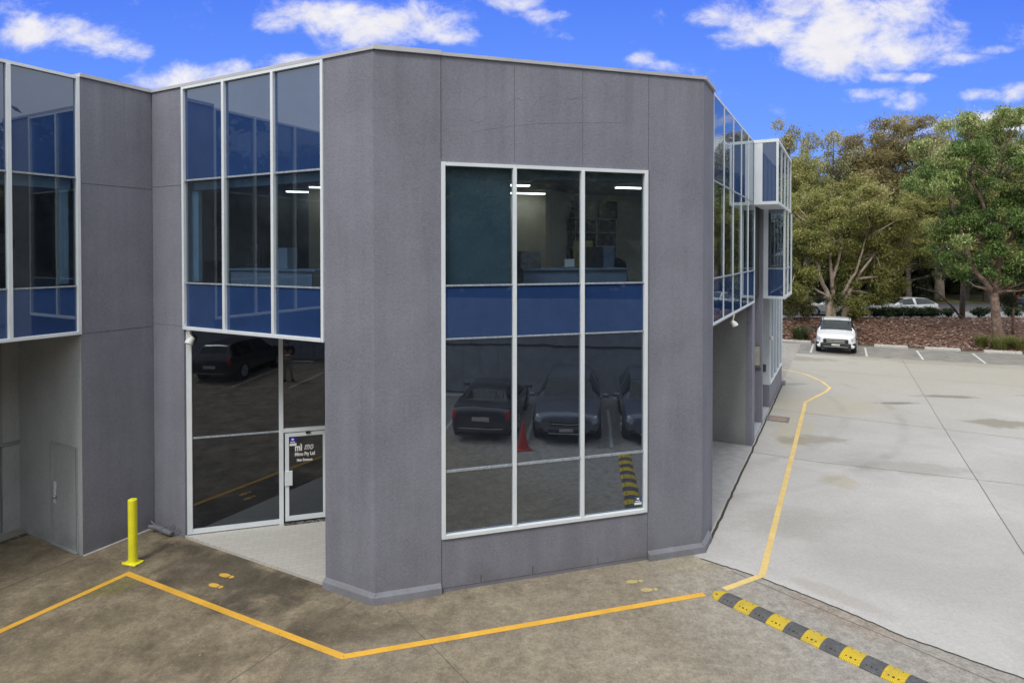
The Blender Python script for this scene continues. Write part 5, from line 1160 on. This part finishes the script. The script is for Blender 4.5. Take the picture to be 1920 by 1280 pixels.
under = [(0,0,.3,.36,.28,.4),(-.25,0,.45,.22,.2,.5),(.25,0,.5,.24,.2,.45),(0,0,.75,.25,.22,.6),(.1,0,.2,.38,.2,.3)]
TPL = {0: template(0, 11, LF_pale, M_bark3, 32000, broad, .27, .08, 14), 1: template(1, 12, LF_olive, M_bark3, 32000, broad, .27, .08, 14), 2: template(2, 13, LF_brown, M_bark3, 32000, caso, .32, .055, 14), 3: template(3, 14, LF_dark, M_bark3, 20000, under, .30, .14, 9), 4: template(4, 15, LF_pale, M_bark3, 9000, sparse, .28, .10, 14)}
proto = {}
def far_tree(kind, label, px, top, halfw, Y, rz=0, base_z=1.1, name='forest_tree', loc=None, group='trees of the forest across the road', hh=None):
    T = TPL[kind]
    if loc is None: x = (px - 957) / 1170 * Y; hh = H + (472 - top) / 1170 * Y - base_z; w = halfw / 1170 * Y; loc = (x, Y, base_z)
    else: w = T['w'] * hh / T['h']
    root = thing(name, label, 'tree', loc, 0, group); root.rotation_euler = (0, 0, rz); sx = w / T['w']; root.scale = (sx, sx, hh / T['h'] / .98)
    if kind not in proto:
        a = build('trunk', T['trunk'], T['bark']); c = bpy.data.objects.new('crown', T['crown']); COL.objects.link(c); T['crown'].materials.append(T['leaf']); a.parent = root; c.parent = root; proto[kind] = (a, c)
    else:
        for s in proto[kind]: q = s.copy(); COL.objects.link(q); q.parent = root
    return root
FT = [(0, 'pale olive tree rising just above the far end of the building', 1470, 226, 80, 54, 2.6), (1, 'yellow green tree beside the building edge, below the pale crown', 1512, 275, 76, 52, 1.0), (4, 'thin grey green tree with sky showing through its crown', 1562, 246, 76, 58, .4),
  (2, 'brown tinged casuarina left of the tallest brown crown', 1605, 262, 84, 60, 2.0), (2, 'tallest brown casuarina in the middle of the forest', 1662, 228, 84, 62, .2), (2, 'golden brown casuarina right of the tallest brown one', 1722, 228, 78, 63, 3.1),
  (0, 'pale olive tree between the brown casuarinas and the forked tree', 1768, 236, 74, 60, 1.2), (0, 'pale crown showing over the left shoulder of the forked tree', 1815, 228, 80, 62, 2.4), (1, 'olive crown directly behind the forked tree', 1872, 232, 84, 60, .9), (0, 'pale crown at the right edge of the picture', 1935, 226, 84, 62, 4.0),
  (1, 'olive tree of middle height behind the silver hatchback', 1730, 340, 90, 57, 2.2), (1, 'olive tree of middle height behind the paperbark', 1590, 320, 90, 57, 5.2), (2, 'low brown casuarina near the road at the right', 1810, 380, 80, 56, 4.4), (1, 'broad olive tree behind the brown casuarinas', 1640, 275, 90, 68, 3.3),
  (1, 'leafy green tree filling the gap left of the forked tree', 1705, 400, 80, 54.8, 1.9), (1, 'leafy green tree low behind the forked trunk', 1850, 400, 90, 55, .3), (1, 'leafy green tree low beside the end of the building', 1500, 400, 80, 54.6, 2.9)]
for k, lb, px, top, hw, Y, rz in FT: far_tree(k, lb, px, top, hw, Y, rz)
un = ['behind the end of the building', 'behind the paperbark trunks', 'above the bonnet of the silver hatchback', 'above the tail of the silver hatchback', 'left of the forked trunk', 'right of the forked trunk', 'at the right border of the picture']
for i, px in enumerate((1478, 1555, 1632, 1706, 1782, 1858, 1935)): far_tree(3, 'dark understorey tree with low dense foliage ' + un[i], px, 385 + (i * 37) % 40, 62, 59 + (i % 3) * 1.5, i * 1.3, name='understorey_tree', group='dark understorey trees of the forest')
for i, px in enumerate(range(1450, 2000, 62)): far_tree(3, 'dark distant tree filling the back of the forest, %s of its row from the left' % ('first', 'second', 'third', 'fourth', 'fifth', 'sixth', 'seventh', 'eighth', 'ninth')[i], px, 305 + (i * 53) % 45, 78, 74 + (i % 2) * 5, i * .9, 1.6, name='distant_tree', group='dark trees at the back of the forest')
for i, (px, k) in enumerate(((2010, 0), (2080, 1), (2160, 2), (2250, 1))): far_tree(k, ('pale', 'green', 'brown', 'olive')[i] + ' forest tree standing beyond the right edge of the picture', px, 250, 58, 60, i)
# pale bare trunk in the forest and leaning / thin stems on the bank
def stem(name, label, pts, r_, m_, crown=None):
    P_ = [Vector(p) for p in pts]; root = thing(name, label, 'tree', tuple(P_[0]))
    b = BM(); tube(b, P_, r_, 8); build('trunk', b, m_, root, smooth='all')
    if crown:
        cl = [(*(P_[-1] + Vector((random.gauss(0, crown), random.gauss(0, crown * .6), random.gauss(0, crown * .7))) - P_[0]), random.uniform(.25, .5), random.uniform(.2, .6)) for i in range(14)]
        link('crown', leaves('crown', cl, 2600, .2, .07, .5, 77), LF_dark, root, local=True)
stem('pale_gum_tree', 'pale bare trunk standing at the forest edge behind the silver hatchback', [(38.2, 55.5, .9), (38.15, 55.5, 3), (38.5, 55.6, 6.5), (38.2, 55.8, 9)], [.42, .36, .25, .1], M_bark1, 1.5)
stem('young_tree', 'slim straight tree on the bank between hatchback and forked trunk', [(29.2, 40.3, .8), (29.25, 40.3, 2.4), (29.3, 40.4, 4.4)], [.17, .15, .08], M_bark3, 1.0)
stem('leaning_tree', 'dark stem leaning left off the bank beside the slim straight tree', [(29.0, 39.9, .8), (28.3, 39.9, 1.7), (27.3, 39.9, 2.6), (26.0, 40, 2.95)], [.08, .07, .05, .03], M_bark3)
stem('sapling', 'thin upright sapling on the bank right of the forked tree', [(28.7, 35.6, .3), (28.72, 35.6, 1.8), (28.8, 35.6, 3.4)], [.07, .06, .03], M_bark2, .6)
stem('sapling', 'very thin bare sapling in the middle of the mulched bank', [(24.1, 38.2, .5), (24.1, 38.2, 1.45)], [.025, .015], M_bark3)
# shrubs of the hedge
def shrub_mesh(seed, n, rx, rz, ln=.10, wd=.06, k=9):
    r_ = np.random.default_rng(seed); cl = [(r_.normal(0, rx * .38), r_.normal(0, rx * .3), rz * (.45 + .45 * r_.random()), r_.uniform(.16, .26), r_.uniform(.3, .7)) for i in range(k)] + [(0, 0, rz * .4, rx * .6, .3)]
    return leaves('foliage', cl, n, ln, wd, .1, seed)
hm = [shrub_mesh(31 + i, 1500, .48, .62) for i in range(3)]
for q in hm: q.materials.append(LF_hedge)
b = BM()
for i in range(5): tube(b, [(random.uniform(-.05, .05), random.uniform(-.05, .05), -.05), (random.uniform(-.25, .25), random.uniform(-.2, .2), .45)], [.015, .006], 5)
stm = build('stems', b, M_bark3); stem_me = stm.data; bpy.data.objects.remove(stm)
hx = [(18.4, 1.3), (19.4, 1.2), (22.0, .9), (23.0, .95), (24.0, 1), (24.75, 1.05), (25.5, 1), (26.3, 1.1), (27.0, 1.0), (27.8, 1.1), (28.8, .95), (30.9, 1.0), (33.0, 1.1), (34.6, 1.2)]
wh = ['nearest the building', 'second from the building', 'just right of the paperbark', 'below the bonnet of the silver hatchback', 'below the front wheel of the silver hatchback', 'below the front door of the silver hatchback', 'below the rear door of the silver hatchback', 'below the tail of the silver hatchback', 'right behind the silver hatchback', 'left of the leaning stem', 'at the foot of the slim tree', 'between slim tree and forked tree', 'right of the forked trunk', 'at the right end of the row']
for i, (x, s) in enumerate(hx):
    sr = thing('hedge_shrub', 'low dark green hedge shrub ' + wh[i], 'shrub', (x, 41.0 + random.uniform(-.1, .1), .90), random.uniform(0, 6), 'low shrubs of the hedge along the road'); sr.scale = (s * 1.3, s, s * .95)
    for nm, me in (('foliage', hm[i % 3]), ('stems', stem_me)): o_ = bpy.data.objects.new(nm, me); COL.objects.link(o_); o_.parent = sr
# loose leafy bushes by the building end
for i, (x, y, s, lb) in enumerate(((17.9, 39.7, 1.5, 'tall loose pale leaved bush beside the end of the building'), (19.0, 40.1, 1.25, 'loose pale leaved bush left of the paperbark trunks'), (21.9, 40.0, 1.15, 'loose olive bush right of the paperbark trunks'))):
    root = thing('leafy_bush', lb, 'bush', (x, y, .8)); me = shrub_mesh(50 + i, 3000, .6 * s, 1.25 * s if i < 2 else .8, .14, .06, 14); link('foliage', me, LF_pale if i < 2 else LF_olive, root, local=True)
    b = BM()
    for q in range(6): tube(b, [(random.uniform(-.1, .1), 0, -.1), (random.uniform(-.4, .4), random.uniform(-.3, .3), .9 * s)], [.02, .008], 5)
    build('stems', b, M_bark1, root, local=True)
# strappy grass tufts
def tuft(name, label, loc, n, r_, h_, m_, seed, group=None):
    rr = np.random.default_rng(seed); V = []; F_ = []; T_ = []
    for i in range(n):
        a = rr.uniform(0, 6.283); r0 = r_ * .45 * math.sqrt(rr.random()); lean = rr.uniform(.2, 1.0) * r_; hh = h_ * rr.uniform(.6, 1.1); a2 = a + rr.normal(0, .5); w = .012
        p0 = np.array([math.cos(a) * r0, math.sin(a) * r0, -.03]); dirn = np.array([math.cos(a2), math.sin(a2), 0]); sd_ = np.array([-dirn[1], dirn[0], 0]) * w; k = len(V)
        for t_ in (0, .45, .8, 1.0):
            c = p0 + dirn * lean * t_ ** 2 + np.array([0, 0, hh * (t_ * 1.25 - .35 * t_ ** 2.5)]); ww = 1 - .85 * t_; V += [tuple(c + sd_ * ww), tuple(c - sd_ * ww)]
        for q in range(3): F_.append((k + q * 2, k + q * 2 + 1, k + q * 2 + 3, k + q * 2 + 2)); T_.append(rr.uniform(.2, 1))
    me = bpy.data.meshes.new(name); me.from_pydata(V, [], F_); at = me.attributes.new('tint', 'FLOAT', 'FACE'); at.data.foreach_set('value', np.array(T_, np.float32))
    o_ = link(name, me, m_); o_.location = loc; return tag(o_, label, 'grass tuft', group)
LF_grass = leafmat('strappy_grass', [(.035, .05, .012), (.10, .13, .03), (.18, .20, .05), (.28, .27, .10)])
LF_grassd = leafmat('dark_strappy_grass', [(.015, .03, .01), (.04, .07, .018), (.07, .10, .025)])
tuft('grass_tuft', 'dark green strappy grass tuft on the bank beside the white pickup', (16.85, 36.2, .1), 420, .75, .95, LF_grassd, 1)
for i, (x, y, lb) in enumerate(((25.6, 32.6, 'pale green strappy grass tuft directly in front of the forked trunk'), (26.5, 32.4, 'pale green strappy grass tuft right of the forked trunk foot'), (27.4, 32.1, 'pale strappy grass tuft at the right edge of the picture'), (26.6, 33.3, 'taller strappy grass tuft tucked behind the others under the forked tree'), (25.2, 33.3, 'small strappy grass tuft left of the forked trunk'))):
    tuft('grass_tuft', lb, (x, y, .12), 380, .7 if i < 4 else .5, .75, LF_grass, 10 + i, 'strappy grass tufts under the forked tree')
# leaf litter on the bank and a little on the concrete
n = 16000; V = []; F_ = []; T_ = []
for i in range(n):
    x = rng.uniform(13, 33); tt = rng.random() ** (1.5); y = kerb_y(x) + .15 + (40.4 - kerb_y(x)) * tt; z_ = bank_z(x, y) + .02
    s_ = rng.uniform(.04, .13); a = rng.uniform(0, 6.28); tl = rng.uniform(-.5, .5); d = np.array([math.cos(a), math.sin(a), tl * .6]) * s_; e_ = np.array([-math.sin(a), math.cos(a), rng.uniform(-.3, .3)]) * s_ * .38; c = np.array([x, y, z_ + rng.uniform(0, .03)]); k = len(V)
    V += [tuple(c + d), tuple(c + e_), tuple(c - d), tuple(c - e_)]; F_.append((k, k + 1, k + 2, k + 3)); T_.append(rng.random())
me = bpy.data.meshes.new('leaf_litter'); me.from_pydata(V, [], F_); at = me.attributes.new('tint', 'FLOAT', 'FACE'); at.data.foreach_set('value', np.array(T_, np.float32))
tag(link('leaf_litter', me, leafmat('dry_leaves', [(.10, .04, .028), (.20, .10, .065), (.36, .24, .17), (.62, .50, .40)], .1)), 'dry tan and brown fallen leaves scattered over the mulched bank', 'leaf litter', kind='stuff')
n = 260; V = []; F_ = []; T_ = []
for i in range(n):
    x = rng.uniform(-7.5, 5.5); y = rng.uniform(7.2, 10.4); s_ = rng.uniform(.006, .018); a = rng.uniform(0, 6.28); d = np.array([math.cos(a), math.sin(a), .1]) * s_; e_ = np.array([-math.sin(a), math.cos(a), 0]) * s_ * .5; c = np.array([x, y, .008]); k = len(V)
    if (Vector((x, y, 0)) - K1).dot(nM) > -.1 or (Vector((x, y, 0)) - K1).dot(eA) > -.05: continue
    V += [tuple(c + d), tuple(c + e_), tuple(c - d), tuple(c - e_)]; F_.append((k, k + 1, k + 2, k + 3)); T_.append(rng.uniform(.4, 1))
me = bpy.data.meshes.new('ground_debris'); me.from_pydata(V, [], F_); at = me.attributes.new('tint', 'FLOAT', 'FACE'); at.data.foreach_set('value', np.array(T_, np.float32))
tag(link('ground_debris', me, bpy.data.materials['dry_leaves']), 'tiny pale leaf crumbs scattered over the forecourt', 'debris', kind='stuff')
# trees behind the fence on the camera side (reflected in the corner window)
for i, (t_, o_, hh, k, w_) in enumerate(((-17, 5, 12, 1, 1.5), (-12, 9, 15, 3, 1.2), (-7, 5, 13, 1, 1.6), (-3, 9, 15, 3, 1.3), (1, 5.5, 14, 1, 1.7), (5, 9, 15, 3, 1.3), (8, 6, 14, 0, 1.6), (13, 9, 15, 3, 1.2), (16, 5, 12, 1, 1.5), (-23, 8, 13, 3, 1.2))):
    q = F0 + QK * t_ + PK * o_; r_ = far_tree(k, ('olive', 'broad dark', 'bushy olive', 'dense dark', 'tall olive', 'wide dark', 'pale leaved', 'low skirted dark', 'round olive', 'outermost dark')[i] + ' tree standing behind the dark metal fence on the camera side', 0, 0, 0, 0, i * 1.1, loc=(q.x, q.y, 0), hh=hh, group='trees behind the dark metal fence')
    r_.scale = (r_.scale[0] * w_, r_.scale[1] * w_, r_.scale[2])
